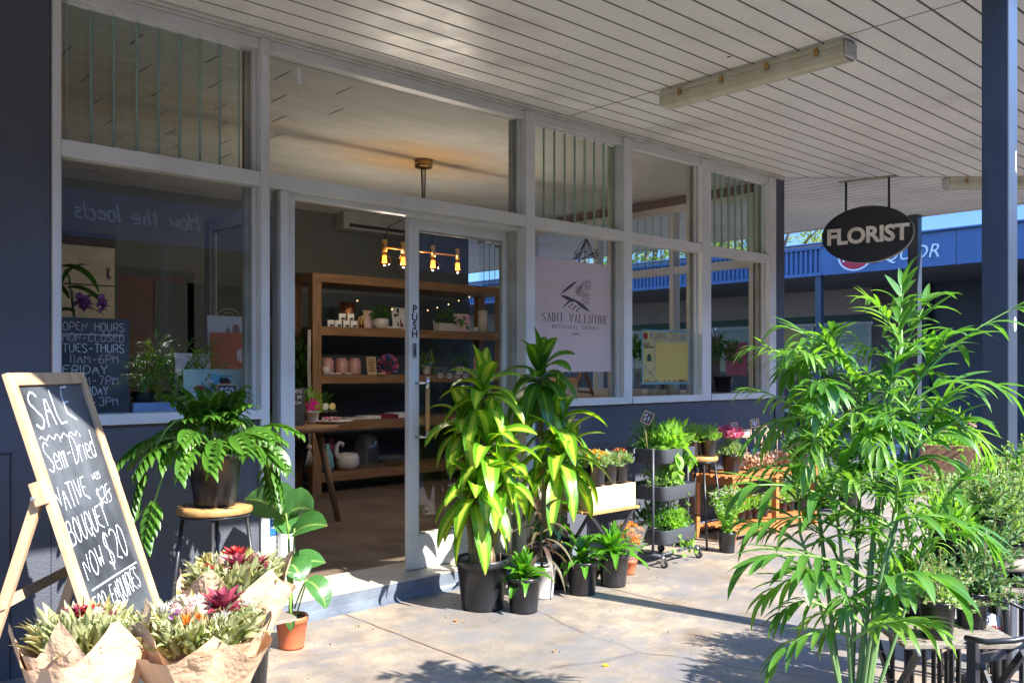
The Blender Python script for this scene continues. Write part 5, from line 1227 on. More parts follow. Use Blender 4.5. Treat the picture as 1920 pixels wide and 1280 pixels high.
for s in (-1, 1):
    e0 = cs+RGT*(.17*s)
    for a, bb in ((-.16, .22), (.22, -.2)):
        b = MB(); b.bar(V((e0.x, e0.y, 0))+FWD*a+V((0, 0, zc-.016)), V((e0.x, e0.y, 0))+FWD*bb, .012, .026); b.build('leg', M['black'], r)
b = MB(); q_ = V((cs.x, cs.y, 0)); b.bar(q_-RGT*.17+FWD*.03+V((0, 0, zc*.5)), q_+RGT*.17+FWD*.03+V((0, 0, zc*.5)), .012, .02); b.build('crossbar', M['black'], r)
nshrub('rosemary like shrub in the black pot on the left of the folding chair', 1757, 1195, 2.98, .058, .13, 'needle', 18, .17, .035, L=.02)
nshrub('trailing grevillea in the black pot on the right of the folding chair', 1822, 1182, 3.1, .054, .14, 'needle2', 20, .22, .03, V((0, -.2, -.2)))
for k_, (lab, px, py, t_, kd, dk) in enumerate((('leafy green plant in a black pot between the palm and the round table', 1775, 1060, 3.35, 'herb', .10), ('broad leaved dark plant low behind the folding chair', 1700, 1150, 3.3, 'herb2', .13),
        ('grey green plant in a black pot above the armchair', 1890, 1075, 3.45, 'herb3', .11), ('light green herb in a black pot near the thick near post', 1838, 980, 3.8, 'herb', .11))):
    p = atT(px, py, t_); r = thing('potted_herb', lab, 'potted plant', (p.x, p.y, p.z), 0, 'mixed leafy pots at right'); potpart(r, .05, .062, .13); f = MB(); dome(f, (0, 0, .14), dk, .14, 260, .045, .018, 0, .2); f.build('foliage', M[kd], r)
    r2 = thing('pot_pedestal', ['slim black pedestal under the leafy green plant', 'slim black pedestal under the broad leaved dark plant', 'slim black pedestal under the grey green plant', 'slim black pedestal under the light green herb'][k_], 'stand', (p.x, p.y, 0), 0, 'slim black pedestals at right')
    b = MB(); b.lathe([(.0005, p.z-.014), (.075, p.z-.014), (.075, p.z-.001), (.0005, p.z-.001)], (0, 0, 0), 20); b.build('top', M['black'], r2); b = MB(); b.tube([(0, 0, .01), (0, 0, p.z-.014)], .010, 8); b.build('pole', M['black'], r2); b = MB(); b.lathe([(.0005, 0), (.09, 0), (.09, .01), (.0005, .012)], (0, 0, 0), 20); b.build('foot', M['black'], r2)
# high round table with three pots
tt_ = atT(1868, 1045, 3.42); r = thing('plant_table', 'small round pedestal table against the near post', 'table', (tt_.x, tt_.y, 0))
b = MB(); b.lathe([(.0005, tt_.z-.022), (.15, tt_.z-.022), (.155, tt_.z-.018), (.155, tt_.z-.003), (.152, tt_.z), (.0005, tt_.z)], (0, 0, 0), 36); b.build('table_top', M['grey_wood'], r)
b = MB(); b.tube([(0, 0, .02), (0, 0, tt_.z-.022)], .018, 10); b.build('pedestal', M['black'], r)
b = MB(); b.lathe([(.0005, .0), (.13, 0), (.13, .012), (.02, .03)], (0, 0, 0), 28); b.build('base', M['black'], r)
nshrub('silvery shrub in the largest black pot on the round table', 1856, 1030, 3.40, .064, .14, 'needle', 30, .19, .04)
nshrub('spreading bush in a black pot behind the near post', 1790, 1010, 3.75, .075, .15, 'needle', 34, .20, .05)
nshrub('upright green shrub at the right edge of the picture', 1905, 1010, 3.62, .06, .14, 'needle', 30, .22, .04)
nshrub('feathery low bush between the palm and the folding chair', 1735, 1120, 3.45, .07, .15, 'needle2', 30, .24, .05, zb=.30)
nshrub('pinkish stemmed bush spilling right of the round table', 1850, 1105, 3.28, .06, .12, 'needle2', 22, .20, .04)
nshrub('dark shrub in a black pot low at the right edge', 1905, 1230, 3.9, .09, .18, 'needle2', 26, .28, .04, zb=.40)
nshrub('round leafed shrub in a black pot at the very right edge, upper row', 1915, 960, 3.9, .07, .15, 'herb', 20, .2, .03)
nshrub('soft bushy shrub in a black pot left of the round table', 1812, 1035, 3.5, .062, .14, 'needle', 26, .17, .04)
# crates the low ones stand on
r = thing('plant_stand', 'black metal plant stand behind the palm, carrying the feathery bushes', 'stand', (0, 0, 0))
for k, (px, t, z) in enumerate(((1735, 3.45, .30), (1790, 3.75, atT(1790, 1010, 3.75).z), (1905, 3.62, atT(1905, 1010, 3.62).z), (1905, 3.9, .40), (1850, 3.28, atT(1850, 1105, 3.28).z), (1915, 3.9, atT(1915, 960, 3.9).z), (1812, 3.5, atT(1812, 1035, 3.5).z))):
    p = atT(px, 692, t); b = MB(); b.box((p.x-.1, p.y-.1, z-.016), (p.x+.1, p.y+.1, z-.001)); b.build('shelf', M['grey_wood'], r)
    for sx_ in (-1, 1):
        for sy_ in (-1, 1):
            b = MB(); b.bar((p.x+sx_*.09, p.y+sy_*.09, 0), (p.x+sx_*.09, p.y+sy_*.09, z-.017), .014, .014); b.build('leg', M['black'], r)
# black tube armchair
r = thing('metal_armchair', 'black tubular metal armchair at the lower right corner', 'chair', (0, 0, 0)); ca_ = lambda px, py, t: atT(px, py, t)
b = MB(); b.tube([ca_(1840, 1090, 3.1), ca_(1868, 1102, 3.1), ca_(1884, 1130, 3.1), ca_(1886, 1180, 3.1), V((ca_(1884, 1270, 3.1).x, ca_(1884, 1270, 3.1).y, 0))], .0105, 10); b.build('back_leg', M['black'], r)
b = MB(); q0_ = ca_(1825, 1200, 2.9); b.bar(V((q0_.x, q0_.y, 0)), q0_, .028, .04); b.build('front_leg', M['black'], r)
b = MB(); b.tube([ca_(1810, 1195, 2.86), ca_(1850, 1203, 2.8), ca_(1900, 1200, 2.78), ca_(1960, 1188, 2.85), ca_(1965, 1165, 3.1), ca_(1900, 1130, 3.25), ca_(1884, 1125, 3.12)], .0095, 10); b.build('arm_ring', M['black'], r)
b = MB(); b.bar(ca_(1825, 1235, 2.92), ca_(1884, 1225, 3.08), .014, .03); b.tube([ca_(1885, 1225, 3.08), ca_(1960, 1175, 3.1)], .006, 6); b.build('rail', M['black'], r)
b = MB(); p = atT(1862, 1180, 3.16); b.obox(p, V((RGT.x, RGT.y, 0))*.035+V((0, 0, -.012)), FWD*.002, V((.006, 0, .055))); ob = b.build('card', M['white']); tag(ob, 'white seed packet printed with red berries beside the right chair pot', 'packet')
b = MB()
for _ in range(26): q = p+RGT*rv(-.026, .026)-FWD*.0035+V((0, 0, rv(-.04, .012))); b.lathe([(.0005, 0), (.005, 0)], (0, 0, 0), 6); 
b = MB()
for _ in range(26): q = p+RGT*rv(-.026, .024)-FWD*.004+V((0, 0, rv(-.04, .015))); b.ball(q, .0045, 0, 6)
b.build('printed_berries', M['f_red'], ob)
# aggregate planter
pl = atT(1787, 860, 9.6); r = thing('stone_planter', 'square brown aggregate planter behind the palm with straggly flowering plants', 'planter', (pl.x, pl.y, 0), .35)
b = MB(); a_ = .31
for q in (((-a_, -a_, 0), (a_, -a_+.05, .54)), ((-a_, a_-.05, 0), (a_, a_, .54)), ((-a_+.0005, -a_+.05, 0), (-a_+.05, a_-.05, .539)), ((a_-.05, -a_+.05, 0), (a_-.0005, a_-.05, .539))): b.box(*q)
b.build('body', M['agg'], r, bev=.008); b = MB(); b.box((-a_+.05, -a_+.05, .1), (a_-.05, a_-.05, .48)); b.build('soil', M['soil'], r)
f = MB(); dome(f, (0, 0, .5), .36, .24, 420, .10, .022, 0, .2); dome(f, (.15, 0, .55), .2, .36, 120, .11, .02, 0, .3); f.build('foliage', M['herb'], r)
f = MB(); 
for _ in range(9): f = MB(); blooms(f, (rv(-.25, .25), rv(-.2, .2), rv(.62, .86)), .03, .03, 5, .035, 0, None, .1, 6); f.build('flower_head', M['f_blush'], r)
# fallen petals
for i, (px, py) in enumerate(((857, 1163), (1038, 1220), (1143, 1250))):
    p = atZ(px, py); b = MB(); quadleaf(b, (0, 0, .006), dirv(rv(0, 6), .15), .035, .02); o = b.build('fallen_petal', M['f_orange'] if i == 0 else M['f_yellow'], None, (p.x, p.y, 0)); tag(o, ['curled orange petal on the concrete before the dracaena pots', 'flat yellow petal lying further from the shop', 'yellow petal nearest the palm'][i], 'petal', 'fallen petals on the concrete')

# litter along the wall and around the pots
b = MB(); k = 0
for _ in range(420):
    x = rv(1.0, 7.6); y = -.03-abs(RN.gauss(0, .45)); 
    if rv(0, 1) < .4: x, y = rv(1.5, 9), rv(-3.2, -.3)
    quadleaf(b, (x, y, .003+rv(0, .003)), dirv(rv(0, 6.3), rv(-.02, .12)), rv(.006, .022), rv(.003, .008), RN.randrange(3))
tag(b.build('leaf_litter', [M['bark'], M['gum2'], M['soil']]), 'scattered crumbs of dry leaf and soil on the concrete', 'litter', kind='stuff')

# ============================================================ THINGS INSIDE THE SHOP
FZ_ = .104
def inn(px, py, Y): return atY(px, py, Y)
# ---------------- timber shelving
SY0, SY1 = 3.45, 3.92; sxa, sxb = 4.50, 6.98
LV = [(2.22, 2.31), (1.69, 1.78), (1.205, 1.29), (.73, .83), (.22, .31)]
r = thing('timber_shelving', 'tall rough timber shelving unit across the back of the shop', 'shelving')
for x in (sxa-.05, sxb-.05):
    for y in (SY0+.001, SY1-.09):
        b = MB(); b.box((x, y, FZ_), (x+.10, y+.09, LV[0][0]-.001)); b.build('upright', M['timber_v'], r, bev=.004)
for i, (a, c) in enumerate(LV):
    if i == 0: 
        b = MB(); b.box((sxa-.055, SY0-.004, a), (sxb+.055, SY1, c))
    else:
        b = MB(); b.box((sxa+.051, SY0+.003, a), (sxb-.051, SY0+.085, c)); b.box((sxa+.051, SY0+.086, c-.03), (sxb-.051, SY1, c))
    b.build('shelf', M['timber'], r, bev=.004)
sY = 3.58
def on(px, lv, Y=sY): p = inn(px, 692, Y); return V((p.x, p.y, LV[lv][1]+.001))
def lath(name, label, cat, loc, prof, m, group=None, n=20):
    b = MB(); b.lathe(prof, (0, 0, 0), n); o = b.build(name, M[m], None, loc); return tag(o, label, cat, group)
# shelf 1 (upper)
for k, (px, up_) in enumerate(((620, 0), (634, 0), (649, 0), (663, 0), (641, 1), (657, 1))):
    p = on(px, 1); b = MB(); s = .034; z = .072*up_
    o = thing('candle_box', ['white candle box at the left end of the bottom row', 'white candle box second from left in the bottom row', 'white candle box third from left in the bottom row', 'white candle box at the right end of the bottom row', 'left white candle box stacked on top of the row', 'right white candle box stacked on top of the row'][k], 'box', (p.x, p.y, p.z+z), -.45, 'stacked white candle boxes on the upper shelf')
    b.box((-s, -s, 0), (s, s, .070)); b.build('carton', M['ceramic'], o, bev=.001); b = MB(); b.box((-.010, -s-.0015, .006), (s-.006, -s-.0005, .028)); b.build('label', M['ink'], o)
p = on(651, 1, sY+.12); o = lath('copper_vase', 'tall shiny copper cylinder vase behind the candle boxes', 'vase', p, [(.001, 0), (.085, 0), (.085, .27), (.08, .27), (.08, .01)], 'copper')
p = on(677, 1); o = thing('wooden_horse', 'little pale toy horse with a red bow beside the candle boxes', 'toy', p, -.3)
b = MB(); b.ball((0, 0, .10), .038, 0, 8, .8); b.tube([(.02, 0, .1), (.045, 0, .16), (.05, 0, .18)], [.024, .018, .016], 8); b.tube([(.04, 0, .18), (.075, 0, .17)], [.018, .010], 8)
for x, y in ((-.03, -.02), (-.03, .02), (.025, -.02), (.025, .02)): b.tube([(x, y, .09), (x*1.3, y*1.2, 0)], [.012, .008], 6)
b.build('body', M['ply'], o); b = MB(); b.tube([(.02, -.02, .13), (.045, 0, .15), (.02, .02, .13)], .007, 6); b.build('bow', M['red'], o)
p = on(677, 1, sY-.04); lath('brass_bottle', 'small brass bottle standing in front of the toy horse', 'bottle', p, [(.001, 0), (.02, 0), (.022, .06), (.008, .10), (.008, .12), (.001, .12)], 'brass')
def card(name, label, px, lv, w, h, m, Y=sY+.12, lean=.12, rz=.1, z=None, art=None, cat='card'):
    p = on(px, lv, Y) if z is None else V((inn(px, 692, Y).x, Y, z)); o = thing(name, label, cat, p, rz)
    b = MB(); b.obox((0, lean*h/2, h/2), (w/2, 0, 0), (0, .002, 0), (0, lean*h/2, h/2)); b.build('card', m, o)
    if art:
        rr = random.Random(hash(label) % 99 if False else int(px)); b = MB(); N = V((0, -1, lean)).normalized()
        for _ in range(art[0]):
            cx, cz = rr.uniform(-.34, .34)*w, rr.uniform(.15, .85)*h; sx_, sz = rr.uniform(.04, .16)*w, rr.uniform(.04, .16)*h; k = rr.randrange(len(art[1]))
            ids = [b.add(V((cx+sx_*math.cos(a), 0, cz+sz*math.sin(a)))*1+V((0, lean*(cz+sz*math.sin(a)), 0))+N*(.0032+.0002*_)) for a in [2*pi*j/9 for j in range(9)]]; b.face(ids, k)
        b.build('print', [M[q] for q in art[1]], o)
    return o
card('greeting_card', 'pinkish card standing behind the toy horse', 694, 1, .16, .20, M['pink'])
p = on(714, 1); o = thing('potted_succulent', 'bushy plant in a round cream bowl on the upper shelf', 'potted plant', p); b = MB(); b.lathe([(.001, 0), (.06, .0), (.085, .04), (.088, .08), (.075, .11), (.07, .11)], (0, 0, 0), 20); b.build('pot', M['ceramic'], o); b = MB(); dome(b, (0, 0, .12), .085, .14, 160, .05, .02); b.build('foliage', M['herb2'], o)
card('greeting_card', 'tall pale card with a plant drawing, just left of the door stile', 750, 1, .20, .25, M['white'], art=(7, ['herb2', 'maroon']))
p = on(738, 1, sY-.06); lath('saucer', 'flat cream dish before the tall pale card', 'dish', p, [(.001, 0), (.09, 0), (.10, .025), (.09, .022), (.001, .008)], 'ceramic')
card('greeting_card', 'small leaning white card seen through the door glass', 817, 1, .09, .13, M['white'], rz=.5)
p = on(836, 1); o = thing('potted_succulent', 'green plant in a rectangular white trough behind the door glass', 'potted plant', p); b = MB(); b.box((-.13, -.05, 0), (.13, .05, .09)); b.build('trough', M['ceramic'], o, bev=.006); b = MB(); dome(b, (0, 0, .1), .12, .14, 140, .05, .02); b.build('foliage', M['herb2'], o)
card('greeting_card', 'colourful patterned card behind the door glass', 868, 1, .26, .22, M['pink'], art=(14, ['blue', 'teal', 'maroon', 'herb', 'f_red']))
p = on(892, 1); lath('small_jar', 'small white jar right of the colourful card', 'jar', p, [(.001, 0), (.028, 0), (.028, .06), (.001, .06)], 'ceramic')
p = on(905, 1); lath('white_bust', 'tall beige cylinder vase at the right end of the upper shelf', 'vase', p, [(.001, 0), (.06, 0), (.06, .26), (.052, .26), (.05, .02)], 'fascia_trim')
# string of warm bulbs under the top shelf
o = thing('string_lights', 'drooping string of tiny warm bulbs under the top shelf', 'lights', (0, 0, 0)); pts = []
for px, py in ((670, 562), (735, 578), (802, 580), (820, 575), (841, 569), (860, 562), (880, 555), (920, 540)): pts.append(inn(px, py, SY0+.10))
b = MB(); b.tube(pts, .002, 4); b.build('wire', M['ink'], o)
b = MB()
for q in pts[:-1]: b.ball(q-V((0, 0, .01)), .008, 0, 8)
b.build('bulb', glow('tiny_warm_bulb', (1, .62, .25), .35), o)
# shelf 2 (middle)
p = on(617, 2, sY-.06); 
for k, px in enumerate((613, 640, 664)):
    lath('ceramic_canister', ['dusty pink canister at the left, behind a cream candle', 'dusty pink canister in the middle of the three', 'dusty pink canister at the right of the three'][k], 'canister', on(px, 2), [(.001, 0), (.068, 0), (.07, .02), (.07, .14), (.06, .155), (.05, .16), (.052, .175), (.001, .175)], 'rosy', 'pink canisters on the middle shelf')
lath('candle_tin', 'cream candle tin in front of the left canister', 'candle', on(611, 2, sY-.10), [(.001, 0), (.04, 0), (.04, .085), (.001, .085)], 'ceramic')
for k, px in enumerate((622, 633, 652, 715)): lath('small_dish', ['shallow cream dish under the left canister', 'small cream bowl before the middle canister', 'oval cream dish before the right canister', 'flat wooden dish beside the letter board'][k], 'dish', on(px, 2, sY-.10), [(.001, 0), (.03, 0), (.05, .022), (.045, .02), (.001, .008)], 'ceramic' if k < 3 else 'ply', 'small dishes on the middle shelf')
o = card('letter_board', 'pale wooden board with cut out words on the middle shelf', 698, 2, .13, .19, M['ply'], Y=sY, rz=.15, cat='board')
b = MB(); 
for i in range(5): write(b, (-.05, .12*.19*0+(.155-.03*i)*.12-.004, .155-.03*i), (1, 0, 0), (0, .12, 1), (0, -1, 0), ['PLANTS', 'MAKE', 'PEOPLE', 'VERY', 'HAPPY'][i], .018, .005, 0, fit=.095)
b.build('cut_letters', M['ink'], o)
o = thing('paper_flower_ball', 'round ball of blue and pink paper flowers beside the letter board', 'ornament', on(727, 2)); b = MB()
for _ in range(150): q = dirv(rv(0, 6.3), rv(-.9, 1.5)); quadleaf(b, V((0, 0, .10))+q*.08, q+V((rv(-.5, .5),)*3), .05, .05, RN.randrange(3))
b.build('petals', [M['blue'], M['f_orchid'], M['f_pink']], o)
o = thing('paper_bag', 'crumpled brown paper bag with handles behind the door glass', 'bag', on(905, 2, sY-.02)); b = MB()
k = 0; N_ = 20
for i, (rx_, z) in enumerate(((.12, 0), (.125, .07), (.11, .14), (.06, .20))):
    for j in range(N_): a = 2*pi*j/N_; q = 1+.09*math.sin(a*5+i); b.add((rx_*q*math.cos(a), rx_*.55*q*math.sin(a), z))
for i in range(3):
    for j in range(N_): a = i*N_+j; c = i*N_+(j+1) % N_; b.face([a, c, c+N_, a+N_], 0, j % 2 == 0)
for s in (-1, 1): b.tube(arc((s*.02, 0, .19), (s*.13, 0, .1), 6, (s*.03, 0, .07)), .012, 6)
b.build('bag', M['kraft'], o)
for k, (px, kind) in enumerate(((800, 'herb'), (862, 'needle2'))):
    o = thing('potted_houseplant', ['little plant with pale stake seen low through the door glass', 'spiky dark plant in a white pot left of the paper bag'][k], 'potted plant', on(px, 2, sY)); potpart(o, .04, .05, .09, M['potwhite'], .006, .9); b = MB(); dome(b, (0, 0, .09), .08, .16, 90, .07, .014); b.build('foliage', M['herb2' if k else 'herb'], o)
for k, px in enumerate((820, 832)): lath('glass_tumbler', ['left clear tumbler seen through the door glass', 'right clear tumbler seen through the door glass'][k], 'glass', on(px, 2, sY-.08), [(.001, 0), (.035, 0), (.038, .09), (.036, .09), (.033, .006)], 'clear', 'tumblers on the middle shelf')
# shelf 3: books and magazines
for k, (px, w_, m) in enumerate(((659, .26, 'ceramic'), (690, .20, 'white'), (722, .22, 'maroon'), (748, .24, 'white'))):
    p = on(px, 3, sY-.03); b = MB(); b.box((-w_/2, -.1, 0), (w_/2, .1, .022+.01*k)); o = b.build('magazine', M[m], None, p, bev=.002); tag(o, ['cream magazine lying flat beside the round table', 'white magazine second along the lower counter shelf', 'dark red magazine stack before the door stile', 'white and dark magazine at the edge of the door'][k], 'magazine', 'magazines on the counter shelf'); o.rotation_euler = (0, 0, rv(-.2, .2))
# shelf 4
lath('blue_bottle', 'pale teal bottle vase at the left of the bottom shelf', 'vase', on(613, 4), [(.001, 0), (.065, 0), (.075, .06), (.06, .17), (.03, .23), (.03, .28), (.024, .28), (.02, .2)], 'teal')
lath('red_jug', 'dark red jug behind the teal bottle', 'jug', on(618, 4, sY+.16), [(.001, 0), (.07, 0), (.085, .1), (.07, .22), (.05, .3), (.055, .33), (.001, .33)], 'maroon')
o = thing('swan_planter', 'white ceramic swan planter on the bottom shelf', 'planter', on(651, 4)); b = MB(); b.lathe([(.001, 0), (.09, .0), (.125, .06), (.12, .13), (.10, .17), (.09, .16), (.08, .05)], (0, 0, 0), 20); b.build('body', M['ceramic'], o)
b = MB(); b.tube([(-.09, 0, .10), (-.13, 0, .18), (-.125, 0, .25), (-.09, 0, .285), (-.055, 0, .27), (-.05, 0, .235)], [.035, .026, .02, .02, .022, .010], 10); b.build('neck', M['ceramic'], o)
o = lath('glass_cloche', 'tall clear glass dome right of the white swan', 'glass dome', on(688, 4), [(.13, 0), (.135, .18), (.12, .28), (.07, .35), (.001, .37)], 'clear', n=28)
o = lath('glass_bowl', 'wide flat clear glass bowl behind the door stile', 'bowl', on(735, 4), [(.001, .005), (.08, .0), (.14, .06), (.15, .12), (.146, .12), (.12, .06)], 'clear', n=28)
# macrame beside the shelving
o = thing('macrame_hanger', 'pale knotted rope plant hanger beside the left shelf upright', 'hanger', (0, 0, 0)); b = MB(); q = [inn(580, 618, 3.38), inn(579, 690, 3.38), inn(581, 760, 3.38), inn(580, 838, 3.38)]
for s in (-.012, 0, .012): b.tube([v+V((s, 0, 0)) for v in q], .006, 5)
b.ball(q[-1], .03, 0, 8)
for s in range(7): b.tube([q[-1], q[-1]+V((-.045+.015*s, 0, -.20+rv(0, .05)))], .006, 4)
b.build('rope', M['string'], o)
o = thing('potted_houseplant', 'dark trailing plant filling the gap left of the shelving', 'potted plant', V((inn(566, 700, 3.7).x, 3.7, .445))); potpart(o, .08, .1, .18); b = MB(); dome(b, (0, 0, .55), .22, .75, 420, .13, .05, 0, .1); b.build('foliage', M['herb2'], o)
# round counter table
tcx, tcy, tzr = 3.42, 2.25, .90
o = thing('round_table', 'round timber table with splayed legs just inside the door', 'table', (tcx, tcy, FZ_)); b = MB(); b.lathe([(.0005, tzr-FZ_-.045), (.50, tzr-FZ_-.045), (.505, tzr-FZ_-.04), (.505, tzr-FZ_-.004), (.50, tzr-FZ_), (.0005, tzr-FZ_)], (0, 0, 0), 48); b.build('table_top', M['timber'], o)
for a in (-.55, 1.0, 2.6, 4.1): b = MB(); b.tube([(.34*math.cos(a), .34*math.sin(a), tzr-FZ_-.045), (.50*math.cos(a), .50*math.sin(a), 0)], [.032, .024], 10); b.build('leg', M['timber_v'], o)
TZ = tzr+.001
p = inn(628, 790, 2.1); lath('white_platter', 'white platter of pink sweets on the round table', 'platter', (p.x, p.y, TZ), [(.001, 0), (.09, 0), (.15, .02), (.145, .022), (.001, .01)], 'ceramic')
b = MB()
for _ in range(40): b.ball((rv(-.07, .07), rv(-.05, .05), .02+rv(0, .02)), .010, _ % 2, 6)
o = b.build('sweets', [M['f_pink'], M['f_white']], None, (p.x-.03, p.y, TZ+.01)); tag(o, 'heap of pink and white sweets on the white platter', 'sweets', kind='stuff')
p = inn(586, 775, 2.2); o = thing('seedling_pot', 'grey pot with a bright pink plant label on the round table', 'potted plant', (p.x, p.y, TZ)); potpart(o, .045, .055, .10, M['potwhite'], .006, .9); b = MB(); b.poly([(-.06, -.01, .11), (.06, -.01, .11), (.075, -.01, .16), (.0, -.01, .22), (-.075, -.01, .17)]); b.build('plant_label', M['f_mag'], o); b = MB(); dome(b, (0, .02, .11), .09, .16, 80, .06, .02); b.build('foliage', M['herb'], o)
for k, px in enumerate((607, 620)):
    p = inn(px, 780, 2.35); o = thing('seedling_pot', ['black seedling pot with a green and white label, left of two', 'black seedling pot with a yellow label, right of two'][k], 'potted plant', (p.x, p.y, TZ), 0, 'black seedling pots on the round table'); potpart(o, .042, .055, .09); b = MB(); b.lathe([(.0005, 0), (.030, 0)], (0, 0, 0), 14); q = b.build('plant_label', M['paleyellow' if k else 'ceramic'], o); q.rotation_euler = (pi/2, 0, 0); q.location = (0, -.03, .13); b = MB(); dome(b, (0, .02, .09), .05, .06, 40, .03, .015); b.build('foliage', M['herb'], o)
p = inn(562, 745, 1.95); o = thing('price_board', 'small blackboard price list with chalk writing on the round table', 'sign', (p.x-.02, p.y+.05, TZ), .1); b = MB(); b.box((-.10, 0, 0), (.10, .012, .30)); b.build('board', M['board_dark'], o); b = MB(); b.box((-.112, -.002, 0), (-.1005, .014, .31)); b.build('frame', M['ply'], o); b = MB()
for i, tx in enumerate(('BOUQUETS', 'SMALL $19', 'MEDIUM', '$40', 'LARGE', '$70')): write(b, (-.08, -.001, .26-.045*i), (1, 0, 0), (0, 0, 1), (0, -1, 0), tx, .026, .004, 0, fit=.15 if i < 3 else .09, jit=.2)
b.build('chalk_writing', M['chalk'], o)
# ---------------- pendant light
pc = inn(793, 300, 1.58); cxp, cyp = 4.41, 1.58; zc_ = 3.083
o = thing('pendant_light', 'brass cluster pendant with four glowing filament bulbs on black cords', 'light', (cxp, cyp, zc_)); b = MB(); b.lathe([(.0005, 0), (.075, 0), (.075, -.055), (.068, -.062), (.0005, -.062)], (0, 0, 0), 24); b.build('ceiling_rose', M['brass'], o)
bz_ = inn(780, 468, 1.58).z-zc_; xs = [inn(px, 480, 1.58).x-cxp for px in (721, 756, 812, 858)]
b = MB(); b.tube([(xs[0]+.02, 0, bz_-.01), (xs[-1]-.02, 0, bz_-.01)], .008, 8); b.build('arm', M['brass'], o)
for x in xs:
    b = MB(); b.tube([(x*.06, 0, -.06), (x*.03, 0, -.42), (x*.9, 0, bz_+.16), (x, 0, bz_+.06)], .0042, 6); b.build('cord', M['ink'], o)
    b = MB(); b.tube([(x, 0, bz_+.05), (x, 0, bz_-.045)], .021, 12); so_ = b.build('lamp_holder', M['brass'], o)
    b = MB(); b.lathe([(.014, -.04), (.02, -.055), (.047, -.09), (.052, -.115), (.044, -.145), (.02, -.163), (.001, -.167)], (x, 0, bz_), 20); b.build('bulb_glass', M['bulbglass'], so_)
    b = MB()
    for j in range(6):
        a = 2*pi*j/6; b.tube([(x+.013*math.cos(a), .013*math.sin(a), bz_-.075), (x+.016*math.cos(a+.3), .016*math.sin(a+.3), bz_-.135)], .0032, 5)
    b.build('filament', glow('hot_filament', (1, .30, .035), 1.6), so_)
    l = bpy.data.lights.new('bulb', 'POINT'); l.energy = 1.5; l.color = (1, .86, .70); l.shadow_soft_size = .02; lo = bpy.data.objects.new('bulb_lamp', l); scene.collection.objects.link(lo); lo.parent = o; lo.location = (x, 0, bz_-.22)
# recessed downlight
p = atZ(329, 252, 3.083); b = MB(); b.lathe([(.0005, -.004), (.045, -.004), (.055, -.001), (.06, 0)], (0, 0, 0), 20); q = b.build('downlight', M['fascia_trim'], None, (p.x, p.y, 3.0835)); tag(q, 'round recessed downlight in the ceiling behind the left louvres', 'light')
# ---------------- air conditioner
a0, a1 = inn(643, 380, 4.27), inn(775, 440, 4.27); o = thing('air_conditioner', 'grey white split air conditioner high on the back wall', 'air conditioner', (0, 0, 0)); zt_ = inn(645, 378, 4.1).z; w0 = inn(643, 400, 4.1).x
b = MB(); b.box((w0, 4.08, zt_-.30), (w0+.95, 4.295, zt_)); b.build('casing', M['acwhite'], o, bev=.02); b = MB(); b.box((w0+.07, 4.072, zt_-.27), (w0+.90, 4.079, zt_-.235)); b.build('air_slot', M['ink'], o); b = MB(); b.box((w0+.06, 4.055, zt_-.30), (w0+.92, 4.079, zt_-.275)); b.build('flap', M['acwhite'], o)
# ---------------- back left cabinet
c0, c1 = inn(100, 500, 4.2).x, inn(187, 500, 4.2).x
o = thing('cream_cabinet', 'cream cabinet with a dark top against the back wall, behind the orchid', 'cabinet', (0, 0, 0)); zt_ = inn(150, 465, 4.0).z; b = MB(); b.box((c0-.5, 3.8, FZ_), (c1, 4.29, zt_)); b.build('body', mat('cream_laminate', (.50, .47, .38), .5), o, bev=.004)
b = MB(); zb_ = inn(150, 452, 4.0).z; b.box((c0-.52, 3.78, zt_+.001), (c1+.0, 4.29, zb_+.05)); b.build('top', M['ink'], o); b = MB(); zz_ = inn(150, 533, 3.8).z; b.box((c0-.5, 3.794, zz_-.006), (c1, 3.7995, zz_+.006)); b.build('door_gap', M['ink'], o)
b = MB(); b.tube([(c1-.05, 3.785, zz_+.06), (c1-.05, 3.785, zz_+.16)], .008, 6); b.build('handle', M['steel'], o)
o = thing('framed_doorway', 'dark brown door in the back wall seen between orchid and left door leaf', 'door', (0, 0, 0)); x0_, x1_ = inn(222, 600, 4.25).x, inn(352, 600, 4.25).x; zt_ = inn(300, 520, 4.25).z; b = MB(); b.box((x0_, 4.27, FZ_), (x1_, 4.296, zt_)); b.build('panel', mat('maroon_door', (.10, .045, .04), .6), o); b = MB(); b.box((x0_-.07, 4.26, FZ_), (x0_-.001, 4.297, zt_+.07)); b.box((x1_+.001, 4.26, FZ_), (x1_+.07, 4.297, zt_+.07)); b.box((x0_, 4.26, zt_+.001), (x1_, 4.297, zt_+.07)); b.build('frame', M['inwall2'], o)
o = card('framed_drawing', 'dark framed drawing of an eye on the wall left of the open door leaf', 428, 1, .34, .46, M['inwall2'], Y=4.2, lean=.0, rz=0, z=inn(430, 640, 4.2).z, cat='picture')
b = MB()
for rr_ in (.05, .09): b.tube([(rr_*1.3*math.cos(a), -.004, .24+rr_*math.sin(a)) for a in [2*pi*j/18 for j in range(19)]], .006, 4)
b.build('drawing', M['string'], o)

